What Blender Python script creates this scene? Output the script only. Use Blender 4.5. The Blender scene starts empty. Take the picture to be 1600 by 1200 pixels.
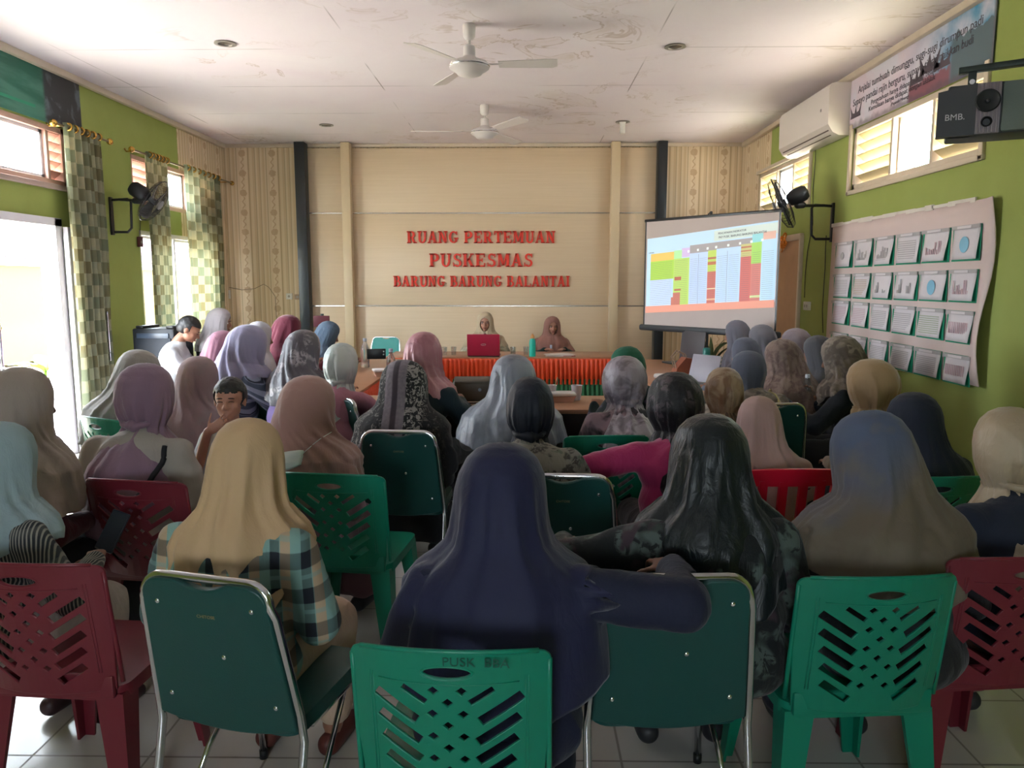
import bpy, bmesh, math, random
import numpy as np
from mathutils import Vector, Matrix, Euler, noise
PI = math.pi
SC = bpy.context.scene
C = SC.collection
random.seed(7)

# ------------------------------------------------------------------ camera
F = 1200.0
PIT = math.atan(160/1200)
YAW = math.atan(19/math.hypot(1200, 160))
H = 1.6
cam_d = bpy.data.cameras.new('camera'); cam = bpy.data.objects.new('camera', cam_d); C.objects.link(cam)
cam_d.sensor_width = 36; cam_d.lens = 36*F/1600; cam_d.clip_start = 0.05
cam.location = (0, 0, H); cam.rotation_euler = (PI/2-PIT, 0, YAW)
SC.camera = cam
SC.view_settings.view_transform = 'Standard'; SC.view_settings.look = 'None'
SC.view_settings.gamma = 1.0; SC.view_settings.use_curve_mapping = False
SC.view_settings.exposure = 1.2

# ------------------------------------------------------------------ world, lights
w = bpy.data.worlds.new('world'); SC.world = w; w.use_nodes = True
bg = w.node_tree.nodes['Background']; bg.inputs[0].default_value = (0.86, 0.92, 1.0, 1); bg.inputs[1].default_value = 17.0
sun_d = bpy.data.lights.new('sun', 'SUN'); sun = bpy.data.objects.new('sun', sun_d); C.objects.link(sun)
sun_d.energy = 26; sun_d.angle = 0.05; sun_d.color = (1, .95, .86)
sun.rotation_euler = Euler((math.radians(20), math.radians(14), 0))
SC.cycles.max_bounces = 8; SC.cycles.diffuse_bounces = 5; SC.cycles.transparent_max_bounces = 10
SC.cycles.sample_clamp_indirect = 6; SC.cycles.caustics_reflective = False; SC.cycles.caustics_refractive = False

XL, XR, YB, YF, ZC = -4.22, 3.05, 11.0, -2.6, 3.5
def portal(x, y, z, sx, sz, rot):
    d = bpy.data.lights.new('sky_portal', 'AREA'); o = bpy.data.objects.new('sky_portal', d); C.objects.link(o)
    d.shape = 'RECTANGLE'; d.size = sx; d.size_y = sz; d.cycles.is_portal = True
    o.location = (x, y, z); o.rotation_euler = rot

# ------------------------------------------------------------------ pixel helpers
def ray(px, py):
    x = (px-800)/F; z = -(py-600)/F; y = 1.0
    c, s = math.cos(PIT), math.sin(PIT); y2 = y*c+z*s; z2 = -y*s+z*c
    c, s = math.cos(YAW), math.sin(YAW)
    return (x*c-y2*s, x*s+y2*c, z2)
def atY(px, py, Y):
    r = ray(px, py); t = Y/r[1]; return Vector((r[0]*t, Y, H+r[2]*t))
def atX(px, py, X):
    r = ray(px, py); t = X/r[0]; return Vector((X, r[1]*t, H+r[2]*t))
def atZ(px, py, Z):
    r = ray(px, py); t = (Z-H)/r[2]; return Vector((r[0]*t, r[1]*t, Z))

# ------------------------------------------------------------------ materials
def lin(c):
    if isinstance(c, str):
        c = tuple(int(c[i:i+2], 16)/255 for i in (0, 2, 4))
    return tuple(((v/12.92) if v <= .04045 else ((v+.055)/1.055)**2.4) for v in c) + (1.0,)
class N:
    """small node helper"""
    def __init__(s, name):
        s.m = bpy.data.materials.new(name); s.m.use_nodes = True; s.t = s.m.node_tree; s.b = s.t.nodes['Principled BSDF']
    def n(s, typ, **k):
        x = s.t.nodes.new(typ)
        for a, v in k.items(): setattr(x, a, v)
        return x
    def l(s, a, b): s.t.links.new(a, b)
    def val(s, x, sock):
        if isinstance(x, (int, float)): sock.default_value = x
        elif isinstance(x, tuple): sock.default_value = x
        else: s.l(x, sock)
    def math(s, op, a, b=0.0, c=None, clamp=False):
        x = s.n('ShaderNodeMath', operation=op, use_clamp=clamp); s.val(a, x.inputs[0]); s.val(b, x.inputs[1])
        if c is not None: s.val(c, x.inputs[2])
        return x.outputs[0]
    def mix(s, f, a, b, blend='MIX'):
        x = s.n('ShaderNodeMix', data_type='RGBA', blend_type=blend); s.val(f, x.inputs[0]); s.val(a, x.inputs[6]); s.val(b, x.inputs[7])
        return x.outputs[2]
    def coord(s, kind='Object'):
        if not hasattr(s, 'tc'): s.tc = s.n('ShaderNodeTexCoord')
        return s.tc.outputs[kind]
    def sep(s, v=None):
        x = s.n('ShaderNodeSeparateXYZ'); s.l(v or s.coord(), x.inputs[0]); return x.outputs
    def noise(s, scale, detail=3, rough=.5, v=None, dist=0.0, mp=None):
        x = s.n('ShaderNodeTexNoise'); x.inputs['Scale'].default_value = scale; x.inputs['Detail'].default_value = detail
        x.inputs['Roughness'].default_value = rough; x.inputs['Distortion'].default_value = dist
        v = v or s.coord()
        if mp:
            m = s.n('ShaderNodeMapping'); m.inputs['Scale'].default_value = mp; s.l(v, m.inputs[0]); v = m.outputs[0]
        s.l(v, x.inputs['Vector']); return x.outputs['Fac']
    def step(s, x, a, b, clamp=True):
        r = s.n('ShaderNodeMapRange'); s.val(x, r.inputs[0]); r.inputs[1].default_value = a; r.inputs[2].default_value = b; return r.outputs[0]
    def bump(s, h, strength=.3, dist=.01):
        x = s.n('ShaderNodeBump'); x.inputs['Strength'].default_value = strength; x.inputs['Distance'].default_value = dist
        s.l(h, x.inputs['Height']); s.l(x.outputs[0], s.b.inputs['Normal'])
    def done(s, col, rough=.6, metal=0.0, spec=None, sheen=0.0, emit=None, es=0.0, coat=0.0):
        s.val(col, s.b.inputs['Base Color']); s.val(rough, s.b.inputs['Roughness']); s.b.inputs['Metallic'].default_value = metal
        if spec is not None: s.b.inputs['Specular IOR Level'].default_value = spec
        if sheen: s.b.inputs['Sheen Weight'].default_value = sheen; s.b.inputs['Sheen Roughness'].default_value = .4
        if coat: s.b.inputs['Coat Weight'].default_value = coat
        if emit is not None: s.val(emit, s.b.inputs['Emission Color']); s.b.inputs['Emission Strength'].default_value = es
        return s.m
_mc = {}
def plain(col, rough=.6, metal=0.0, name=None, var=.12, bump=0.0, bscale=60, spec=None, coat=0.0):
    key = (col, rough, metal, var, bump, spec, coat)
    if key in _mc: return _mc[key]
    s = N(name or 'material_'+(col if isinstance(col, str) else 'tone'))
    c = lin(col)
    nz = s.noise(7, 4)
    dark = tuple(v*(1-var) for v in c[:3])+(1,); lite = tuple(min(1, v*(1+var)) for v in c[:3])+(1,)
    col_ = s.mix(nz, dark, lite)
    if bump: s.bump(s.noise(bscale, 4), bump, .004)
    m = s.done(col_, rough, metal, spec, coat=coat); _mc[key] = m; return m
def emis(col, st, name='glow'):
    s = N(name); return s.done(lin(col), .6, emit=lin(col), es=st)
def glass(name='window_glass', tint=(1, 1, 1, 1), alpha=.12, rough=.02):
    s = N(name); t = s.t
    tr = s.n('ShaderNodeBsdfTransparent'); tr.inputs[0].default_value = tint
    gl = s.n('ShaderNodeBsdfGlossy'); gl.inputs['Roughness'].default_value = rough
    mx = s.n('ShaderNodeMixShader'); fr = s.n('ShaderNodeLayerWeight'); fr.inputs[0].default_value = .5
    a = s.math('ADD', s.math('MULTIPLY', s.math('POWER', fr.outputs['Facing'], 6), .5), alpha, clamp=True)
    s.l(a, mx.inputs[0]); s.l(tr.outputs[0], mx.inputs[1]); s.l(gl.outputs[0], mx.inputs[2])
    s.l(mx.outputs[0], t.nodes['Material Output'].inputs[0]); return s.m
def clear_plastic(tint=(.9, .95, .97, 1)):
    s = N('clear_plastic'); s.b.inputs['Transmission Weight'].default_value = .85; s.b.inputs['Alpha'].default_value = .75
    return s.done(tint, .12)

def cloth(col, kind='plain', c2=None, c3=None, sc=1.0, rough=.85, name='cloth', sheen=.1, wr=.35):
    s = N(name); c1 = lin(col); c2 = lin(c2) if c2 else None; c3 = lin(c3) if c3 else None
    o = s.sep()
    if kind == 'plain':
        col_ = s.mix(s.noise(5, 3), tuple(v*.88 for v in c1[:3])+(1,), tuple(min(1, v*1.1) for v in c1[:3])+(1,))
    elif kind == 'stripes':
        a = s.math('ADD', o[0], s.math('MULTIPLY', o[1], .35))
        f = s.math('FRACT', s.math('MULTIPLY', s.math('ADD', a, s.math('MULTIPLY', s.noise(6, 2), .03)), 75*sc))
        col_ = s.mix(s.step(f, .55, .7), c1, c2)
        f2 = s.math('FRACT', s.math('MULTIPLY', o[2], 9)); col_ = s.mix(s.math('MULTIPLY', s.step(f2, .7, .9), .15), col_, c2)
    elif kind == 'bands':
        a = s.math('ADD', o[2], s.math('MULTIPLY', o[0], .75))
        f = s.math('FRACT', s.math('MULTIPLY', a, 16*sc))
        col_ = s.mix(s.step(f, .42, .48), c1, c2); g = s.math('FRACT', s.math('MULTIPLY', a, 8*sc))
        col_ = s.mix(s.step(s.math('ABSOLUTE', s.math('SUBTRACT', g, .28)), .05, .02), col_, c3 or c2)
    elif kind == 'plaid':
        w1 = s.math('MULTIPLY', s.math('SUBTRACT', s.noise(3, 1), .5), .05)
        x = s.math('FRACT', s.math('MULTIPLY', s.math('ADD', s.math('ADD', o[0], s.math('MULTIPLY', o[1], .6)), w1), 8.5*sc))
        z = s.math('FRACT', s.math('MULTIPLY', s.math('ADD', o[2], w1), 8.5*sc))
        dx = s.math('MULTIPLY', s.step(x, .33, .35), s.step(x, .66, .64)); dz = s.math('MULTIPLY', s.step(z, .4, .43), s.step(z, .86, .83))
        base = s.mix(s.step(x, .66, .69), c1, c3)
        dark = s.math('MULTIPLY', s.math('ADD', dx, dz), .62, clamp=True)
        both = s.math('MULTIPLY', s.math('MULTIPLY', dx, dz), .9)
        col_ = s.mix(s.math('MAXIMUM', dark, both), base, c2)
        bl = s.math('MULTIPLY', s.step(z, .1, .13), s.step(z, .25, .22)); col_ = s.mix(s.math('MULTIPLY', bl, .5), col_, c1)
    elif kind == 'floral':
        v = s.n('ShaderNodeTexVoronoi', feature='SMOOTH_F1'); v.inputs['Scale'].default_value = 17*sc
        dn = s.n('ShaderNodeTexNoise'); dn.inputs['Scale'].default_value = 14*sc
        mv = s.n('ShaderNodeVectorMath', operation='ADD'); sc_ = s.n('ShaderNodeVectorMath', operation='SCALE'); sc_.inputs['Scale'].default_value = .10/sc
        s.l(s.coord(), dn.inputs['Vector']); s.l(dn.outputs['Color'], sc_.inputs[0]); s.l(s.coord(), mv.inputs[0]); s.l(sc_.outputs[0], mv.inputs[1])
        s.l(mv.outputs[0], v.inputs['Vector'])
        n2 = s.noise(28*sc, 3, .6, dist=1.5)
        m1 = s.math('MULTIPLY', s.step(v.outputs['Distance'], .42, .30), s.step(n2, .42, .5))
        col_ = s.mix(m1, c1, c2)
        if c3: col_ = s.mix(s.step(s.noise(11*sc, 2, dist=1), .58, .66), col_, c3)
    elif kind == 'blotch':
        n1 = s.noise(7*sc, 3, .55, dist=.8); n2 = s.noise(12*sc, 2, dist=.5)
        col_ = s.mix(s.step(n1, .42, .56), c1, c2)
        if c3: col_ = s.mix(s.step(n2, .55, .65), col_, c3)
    elif kind == 'fade':   # dyed cloth, colour changes over its height
        n1 = s.math('MULTIPLY', s.math('SUBTRACT', s.noise(3.5, 2, dist=.4), .5), .28)
        a = s.math('ADD', s.math('ADD', o[2], n1), s.math('MULTIPLY', o[0], -.7))
        col_ = s.mix(s.step(a, 1.0, 1.16), c1, c2)
        if c3: col_ = s.mix(s.math('MULTIPLY', s.step(s.noise(11, 3), .5, .7), .5), col_, c3)
    elif kind == 'batik':   # patterned band down the middle of a black veil
        xx = s.math('ADD', o[0], .02)
        band = s.step(s.math('ABSOLUTE', xx), .062, .055)
        bn = s.noise(60, 2); inner = s.mix(s.step(s.math('ABSOLUTE', xx), .012, .02), lin('3a3038'), s.mix(bn, lin('5e5560'), lin('8a8086')))
        n2 = s.noise(26, 3, .6, dist=2.2)
        leaf = s.math('MULTIPLY', s.step(n2, .56, .60), s.step(xx, .3, .05))
        side = s.math('MULTIPLY', s.step(s.math('ABSOLUTE', s.math('SUBTRACT', xx, .09)), .07, .05), s.step(n2, .5, .54))
        col_ = s.mix(s.math('MAXIMUM', s.math('MULTIPLY', leaf, .6), side), c1, c2)
        col_ = s.mix(band, col_, inner)
    fine = s.noise(14, 5, .55, dist=.6, mp=(1.6, 1.6, .6))
    s.bump(fine, wr, .02)
    return s.done(col_, rough, sheen=sheen)
def satin(col, c2=None, **k):
    return cloth(col, 'blotch' if c2 else 'plain', c2, rough=.42, sheen=.1, wr=.5, **k)

SKIN = plain('8a5e4a', .55, name='skin', var=.06)
SKIN2 = plain('a87660', .55, name='skin', var=.06)
HAIRM = plain('0e0d0f', .5, name='black_hair', bump=.6, bscale=160)

# ------------------------------------------------------------------ mesh helpers
def link(name, me, mat=None, parent=None):
    o = bpy.data.objects.new(name, me); C.objects.link(o)
    if mat is not None:
        if len(me.materials): me.materials.clear()
        for m in (mat if isinstance(mat, (list, tuple)) else [mat]): me.materials.append(m)
    if parent is not None: o.parent = parent
    return o
class B:
    """collects shapes into one bmesh"""
    def __init__(s): s.b = bmesh.new(); s.mi = 0
    def _add(s, geom_verts, M):
        bmesh.ops.transform(s.b, matrix=M, verts=geom_verts)
        return geom_verts
    def box(s, c, d, rot=None, bev=0.0):
        r = bmesh.ops.create_cube(s.b, size=1.0); v = r['verts']
        M = Matrix.Translation(Vector(c)) @ (rot.to_matrix().to_4x4() if isinstance(rot, Euler) else (rot or Matrix())) @ Matrix.Diagonal((d[0], d[1], d[2], 1))
        bmesh.ops.transform(s.b, matrix=M, verts=v)
        fs = list({f for x in v for f in x.link_faces})
        for f in fs: f.material_index = s.mi
        if bev:
            es = list({e for x in v for e in x.link_edges})
            bmesh.ops.bevel(s.b, geom=es, offset=bev, segments=2, profile=.5, affect='EDGES')
        return s
    def cyl(s, a, b, r, r2=None, seg=16, caps=True):
        a, b = Vector(a), Vector(b); d = b-a
        rr = bmesh.ops.create_cone(s.b, cap_ends=caps, segments=seg, radius1=r, radius2=r if r2 is None else r2, depth=d.length)
        q = Vector((0, 0, 1)).rotation_difference(d.normalized()) if d.length > 1e-9 else Matrix().to_quaternion()
        bmesh.ops.transform(s.b, matrix=Matrix.Translation((a+b)/2) @ q.to_matrix().to_4x4(), verts=rr['verts'])
        for f in {f for x in rr['verts'] for f in x.link_faces}: f.material_index = s.mi
        return s
    def ball(s, c, r, seg=16, rot=None):
        rr = bmesh.ops.create_uvsphere(s.b, u_segments=seg, v_segments=max(6, seg//2+2), radius=1)
        r = (r, r, r) if isinstance(r, (int, float)) else r
        M = Matrix.Translation(Vector(c)) @ (rot or Matrix()) @ Matrix.Diagonal((*r, 1))
        bmesh.ops.transform(s.b, matrix=M, verts=rr['verts'])
        for f in {f for x in rr['verts'] for f in x.link_faces}: f.material_index = s.mi
        return s
    def cap(s, a, ra, b, rb, seg=14):
        s.cyl(a, b, ra, rb, seg); s.ball(a, ra, seg); s.ball(b, rb, seg); return s
    def tube(s, pts, r, seg=8, closed=False):
        pts = [Vector(p) for p in pts]; n = len(pts); rings = []
        up = Vector((0, 0, 1))
        for i, p in enumerate(pts):
            t = (pts[(i+1) % n]-pts[i-1]) if closed else (pts[min(i+1, n-1)]-pts[max(i-1, 0)])
            t.normalize(); a = t.cross(up)
            if a.length < .05: a = t.cross(Vector((1, 0, 0)))
            a.normalize(); b_ = t.cross(a).normalized()
            if rings and a.dot(la) < 0: a = -a; b_ = -b_
            la = a
            rad = r[i] if isinstance(r, (list, tuple)) else r
            rings.append([s.b.verts.new(p+a*rad*math.cos(2*PI*k/seg)+b_*rad*math.sin(2*PI*k/seg)) for k in range(seg)])
        m = n if closed else n-1
        for i in range(m):
            for k in range(seg):
                f = s.b.faces.new((rings[i][k], rings[i][(k+1) % seg], rings[(i+1) % n][(k+1) % seg], rings[(i+1) % n][k])); f.material_index = s.mi
        if not closed:
            s.b.faces.new(rings[0][::-1]); s.b.faces.new(rings[-1])
        return s
    def lathe(s, prof, c=(0, 0, 0), seg=24, M=None):
        rings = []
        for (r, z) in prof:
            rings.append([s.b.verts.new(Vector((max(r, 1e-4)*math.cos(2*PI*k/seg), max(r, 1e-4)*math.sin(2*PI*k/seg), z))) for k in range(seg)])
        for i in range(len(prof)-1):
            for k in range(seg):
                f = s.b.faces.new((rings[i][k], rings[i][(k+1) % seg], rings[i+1][(k+1) % seg], rings[i+1][k])); f.material_index = s.mi
        s.b.faces.new(rings[0][::-1]); s.b.faces.new(rings[-1])
        vs = [v for r in rings for v in r]
        bmesh.ops.transform(s.b, matrix=Matrix.Translation(Vector(c)) @ (M or Matrix()), verts=vs)
        return s
    def prism(s, poly, y0, y1, M=None):
        a = [s.b.verts.new((p[0], y0, p[1])) for p in poly]; b_ = [s.b.verts.new((p[0], y1, p[1])) for p in poly]
        n = len(poly); fs = [s.b.faces.new(a), s.b.faces.new(b_[::-1])]
        for i in range(n): fs.append(s.b.faces.new((a[i], b_[i], b_[(i+1) % n], a[(i+1) % n])))
        for f in fs: f.material_index = s.mi
        if M is not None: bmesh.ops.transform(s.b, matrix=M, verts=a+b_)
        return s
    def quad(s, pts, mi=None):
        f = s.b.faces.new([s.b.verts.new(Vector(p)) for p in pts]); f.material_index = s.mi if mi is None else mi; return s
    def mesh(s, name, smooth=None):
        bmesh.ops.recalc_face_normals(s.b, faces=s.b.faces)
        me = bpy.data.meshes.new(name); s.b.to_mesh(me); s.b.free()
        if smooth is True: me.shade_smooth()
        elif smooth: me.shade_smooth(); me.set_sharp_from_angle(angle=smooth)
        return me
    def obj(s, name, mat, parent=None, smooth=.7):
        return link(name, s.mesh(name, smooth), mat, parent)
def tag(o, label, cat, group=None):
    o['label'] = label; o['category'] = cat
    if group: o['group'] = group
    return o
def empty(name, loc, rz=0.0, label=None, cat=None, group=None):
    o = bpy.data.objects.new(name, None); C.objects.link(o); o.location = loc; o.rotation_euler = (0, 0, rz); o.empty_display_size = .1
    if label: tag(o, label, cat, group)
    return o
def struct(o): o['kind'] = 'structure'; return o
def copy_tree(o, parent=None):
    c = o.copy(); C.objects.link(c)
    if parent is not None: c.parent = parent
    for ch in list(o.children): copy_tree(ch, c)
    return c
def np_mesh(name, V, Fc, smooth=True):
    me = bpy.data.meshes.new(name); me.from_pydata([tuple(v) for v in V] if not isinstance(V, np.ndarray) else V.tolist(), [], Fc if isinstance(Fc, list) else Fc.tolist())
    if smooth: me.shade_smooth()
    return me
def text_mesh(txt, size, ext=.0015, align='LEFT'):
    cu = bpy.data.curves.new('text', 'FONT'); cu.body = txt; cu.size = size; cu.extrude = ext; cu.align_x = align; cu.resolution_u = 3
    o = bpy.data.objects.new('text', cu); C.objects.link(o); dg = bpy.context.evaluated_depsgraph_get()
    me = bpy.data.meshes.new_from_object(o.evaluated_get(dg)); bpy.data.objects.remove(o); return me
def blob(bm, voxel=.01, smooth=6):
    """union of overlapping closed shapes as one continuous skin -> numpy verts, quads"""
    me = bm.mesh('tmp'); o = bpy.data.objects.new('tmp', me); C.objects.link(o)
    r = o.modifiers.new('r', 'REMESH'); r.mode = 'VOXEL'; r.voxel_size = voxel
    sm = o.modifiers.new('s', 'SMOOTH'); sm.iterations = smooth; sm.factor = .5
    dg = bpy.context.evaluated_depsgraph_get(); m2 = bpy.data.meshes.new_from_object(o.evaluated_get(dg))
    V = np.empty(len(m2.vertices)*3); m2.vertices.foreach_get('co', V); V = V.reshape(-1, 3)
    Fc = [tuple(p.vertices) for p in m2.polygons]
    bpy.data.objects.remove(o); bpy.data.meshes.remove(me); bpy.data.meshes.remove(m2)
    return V, Fc

# ================================================================== ROOM
def wallmat(c, c2=None, name='painted_wall', paper=None):
    s = N(name); o = s.sep()
    nz = s.noise(1.3, 5, .6)
    col = s.mix(s.step(nz, .35, .7), lin(c), lin(c2 or c))
    if paper:
        ax, org = paper
        u = s.math('FRACT', s.math('MULTIPLY', s.math('SUBTRACT', o[ax], org), 1/.42))
        d = s.math('ABSOLUTE', s.math('SUBTRACT', u, .5))
        base = s.mix(s.step(s.math('FRACT', s.math('MULTIPLY', u, 6)), .45, .5), lin('d0b896'), lin('dbc7a8'))
        lines = s.math('MULTIPLY', s.step(s.math('ABSOLUTE', s.math('SUBTRACT', s.math('FRACT', s.math('MULTIPLY', s.math('ADD', u, .5), 1)), .5)), .02, .012), 1)
        l2 = s.step(s.math('ABSOLUTE', s.math('SUBTRACT', d, .2)), .018, .010)
        l3 = s.step(s.math('ABSOLUTE', s.math('SUBTRACT', d, .42)), .014, .008)
        base = s.mix(s.math('MULTIPLY', s.math('MAXIMUM', l2, l3), .6), base, lin('96805e'))
        band = s.step(d, .17, .165); base = s.mix(s.math('MULTIPLY', band, .55), base, lin('e0cdb0'))
        v = s.math('SUBTRACT', s.math('FRACT', s.math('MULTIPLY', o[2], 1/.27)), .5)
        r1 = s.math('ADD', s.math('POWER', s.math('MULTIPLY', d, 1/.12), 2), s.math('POWER', s.math('MULTIPLY', v, 1/.18), 2))
        wob = s.math('MULTIPLY', s.math('SUBTRACT', s.noise(45, 2), .5), 1.6)
        med = s.step(s.math('ADD', r1, wob), 1.05, .85)
        v2 = s.math('SUBTRACT', s.math('FRACT', s.math('ADD', s.math('MULTIPLY', o[2], 1/.27), .5)), .5)
        sn = s.math('MULTIPLY', s.math('SINE', s.math('MULTIPLY', o[2], 70)), .035)
        vine = s.math('MULTIPLY', s.step(s.math('ABSOLUTE', s.math('ADD', s.math('SUBTRACT', u, .5), sn)), .03, .015), s.step(s.math('ABSOLUTE', v2), .33, .28))
        col = s.mix(s.math('MULTIPLY', s.math('MAXIMUM', med, vine), .6), base, lin('b08c68'))
    s.bump(s.noise(60, 4), .06, .005)
    return s.done(col, .75, spec=.3)
GREEN = wallmat('98a35a', '8f9a50', 'lime_green_paint')
PAPER_X = wallmat('c8b088', None, 'striped_wallpaper', (0, .04))
PAPER_Y = wallmat('c8b088', None, 'striped_wallpaper', (1, .1))
def ceilmat():
    s = N('stained_ceiling_board'); o = s.sep()
    n1 = s.noise(.8, 5, .6, dist=.6); n2 = s.noise(1.9, 4, .6, dist=1.0)
    base = s.mix(s.step(n1, .3, .7), lin('d8ccd2'), lin('ddd6d8'))
    ring = s.step(s.math('ABSOLUTE', s.math('SUBTRACT', n2, .56)), .022, .004)
    area = s.step(s.noise(.5, 2, dist=.3), .5, .62)
    col = s.mix(s.math('MULTIPLY', s.math('MULTIPLY', ring, area), .45), base, lin('9a7f62'))
    st = s.math('MULTIPLY', s.step(n2, .56, .70), s.math('MULTIPLY', area, .35)); col = s.mix(st, col, lin('b59f84'))
    fx = s.math('FRACT', s.math('MULTIPLY', s.math('ADD', o[0], .18), 1/2.44)); fy = s.math('FRACT', s.math('MULTIPLY', s.math('ADD', o[1], .1), 1/1.22))
    sx = s.step(s.math('ABSOLUTE', s.math('SUBTRACT', fx, .5)), .0030, .0012); sy = s.step(s.math('ABSOLUTE', s.math('SUBTRACT', fy, .5)), .006, .0025)
    brk = s.step(s.noise(1.1, 2), .47, .6)
    col = s.mix(s.math('MULTIPLY', s.math('MULTIPLY', s.math('MAXIMUM', sx, sy), brk), .7), col, lin('5c504a'))
    s.bump(n2, .08, .02)
    return s.done(col, .85, spec=.2)
CEIL = ceilmat()
def floormat():
    s = N('white_floor_tiles'); o = s.sep()
    t = .4
    fx = s.math('FRACT', s.math('MULTIPLY', s.math('ADD', o[0], .07), 1/t)); fy = s.math('FRACT', s.math('MULTIPLY', o[1], 1/t))
    g = s.math('MAXIMUM', s.step(s.math('ABSOLUTE', s.math('SUBTRACT', fx, .5)), .485, .492), s.step(s.math('ABSOLUTE', s.math('SUBTRACT', fy, .5)), .485, .492))
    col = s.mix(s.noise(1.7, 4), lin('c2bcb6'), lin('cfcac4')); col = s.mix(g, col, lin('8b837c'))
    return s.done(col, s.math('ADD', .18, s.math('MULTIPLY', g, .5)), spec=.5)
FLOOR = floormat()
TRIM = plain('c9b9a4', .6, name='cream_trim'); WHITE = plain('d8d6dc', .45, name='white_gloss_paint', var=.03); PINKW = plain('c9a494', .55, name='pinkish_wood_paint')
GREYW = plain('8d8580', .6, name='weathered_frame')
GLASS = glass('window_glass', (.97, 1, 1, 1), .04)
FROST = glass('pale_glass', (.75, .95, .88, 1), .08)
CHROME = plain('d9dade', .16, 1.0, name='chrome', var=.02)
BLACKP = plain('17181b', .4, name='black_plastic', var=.05); DKGREY = plain('2b2d30', .5, name='dark_grey', var=.05)

T = .18
def wall_x(name, x0, x1, y0, y1, z1, holes, mat):
    """wall in a plane of constant X with rectangular openings (ya, yb, za, zb)"""
    ys = sorted({y0, y1, *[h[0] for h in holes], *[h[1] for h in holes]}); zs = sorted({0.0, z1, *[h[2] for h in holes], *[h[3] for h in holes]})
    b = B()
    for i in range(len(ys)-1):
        run = None
        for j in range(len(zs)-1):
            cy, cz = (ys[i]+ys[i+1])/2, (zs[j]+zs[j+1])/2
            solid = not any(h[0] < cy < h[1] and h[2] < cz < h[3] for h in holes)
            if solid and run is None: run = zs[j]
            if (not solid or j == len(zs)-2) and run is not None:
                top = zs[j] if not solid else zs[j+1]
                b.box(((x0+x1)/2, cy, (run+top)/2), (abs(x1-x0), ys[i+1]-ys[i], top-run)); run = None
    return struct(b.obj(name, mat, smooth=None))
def yl(px, py=300): return atX(px, py, XL)[1]
def yr(px, py=300): return atX(px, py, XR)[1]
# openings
D1 = (4.6, yl(92, 337), 0.0, 2.16)                       # glass double door on the left
TL1 = (4.2, yl(104, 250), 2.46, 2.98)                     # vent window above it
TL2 = (yl(207), 10.25, 2.44, 2.96)
WL2 = (yl(217, 360), 10.25, .75, 2.16)
LB = (0.2, 1.4, 1.2, 2.4)                               # a window of the left wall beside the camera
TR1 = (yr(1536, 210), yr(1331, 260), 2.44, 3.0)
TR2 = (yr(1266, 280), 10.3, 2.44, 2.98)
TR0 = (.8, 2.9, 2.44, 3.0)
struct(wall_x('wall_left', XL-T, XL, YF, 9.57, ZC, [D1, TL1, (TL2[0], 9.57, TL2[2], TL2[3]), (WL2[0], 9.57, WL2[2], WL2[3])], GREEN))
o = wall_x('wall_left_papered', XL-T, XL, 9.57, YB, ZC, [(9.57, TL2[1], TL2[2], TL2[3]), (9.57, WL2[1], WL2[2], WL2[3])], PAPER_Y)
yp = yr(1205, 240)
wall_x('wall_right', XR, XR+T, YF, yp, ZC, [TR1, (TR2[0], yp, TR2[2], TR2[3])] if TR2[0] < yp else [TR1], GREEN)
wall_x('wall_right_papered', XR, XR+T, yp, YB, ZC, [(yp, TR2[1], TR2[2], TR2[3])], PAPER_Y)
b = B(); b.box(((XL+XR)/2, YB+.1, ZC/2), (XR-XL+2*T, .2, ZC)); struct(b.obj('wall_back', PAPER_X, smooth=None))
WX0, WX1, WZ0, WZ1 = -1.15, -.05, 1.2, 2.2
b = B(); yq = YF-.1
for (x0, x1, z0, z1) in ((XL-T, WX0, 0, ZC), (WX1, XR+T, 0, ZC), (WX0, WX1, 0, WZ0), (WX0, WX1, WZ1, ZC)): b.box(((x0+x1)/2, yq, (z0+z1)/2), (x1-x0, .2, z1-z0))
struct(b.obj('wall_front', GREEN, smooth=None))
b = B()
for (c, d) in (((-.6, yq, WZ0+.03), (1.1, .12, .06)), ((-.6, yq, WZ1-.03), (1.1, .12, .06)), ((WX0+.03, yq, 1.7), (.06, .12, 1.0)), ((WX1-.03, yq, 1.7), (.06, .12, 1.0)), ((-.6, yq, 1.7), (.06, .11, 1.0))): b.box(c, d)
wf = struct(b.obj('added_rear_window', plain('d8d6dc', .45, name='white_gloss_paint', var=.03))); b = B(); b.box((-.6, yq, 1.7), (1.04, .006, .94)); b.obj('pane', glass('rear_glass', (.97, 1, 1, 1), .04), wf, None)  # unseen window behind the camera, added to light the audience's backs
portal(-.6, YF-.24, 1.7, 1.1, 1.0, (PI/2, 0, 0))
b = B(); b.box(((XL+XR)/2, (YB+YF)/2, -.05), (XR-XL+2*T, YB-YF+.4, .1)); struct(b.obj('floor', FLOOR, smooth=None))
b = B(); b.box(((XL+XR)/2, (YB+YF)/2, ZC+.05), (XR-XL+2*T, YB-YF+.4, .1)); struct(b.obj('ceiling', CEIL, smooth=None))
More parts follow.
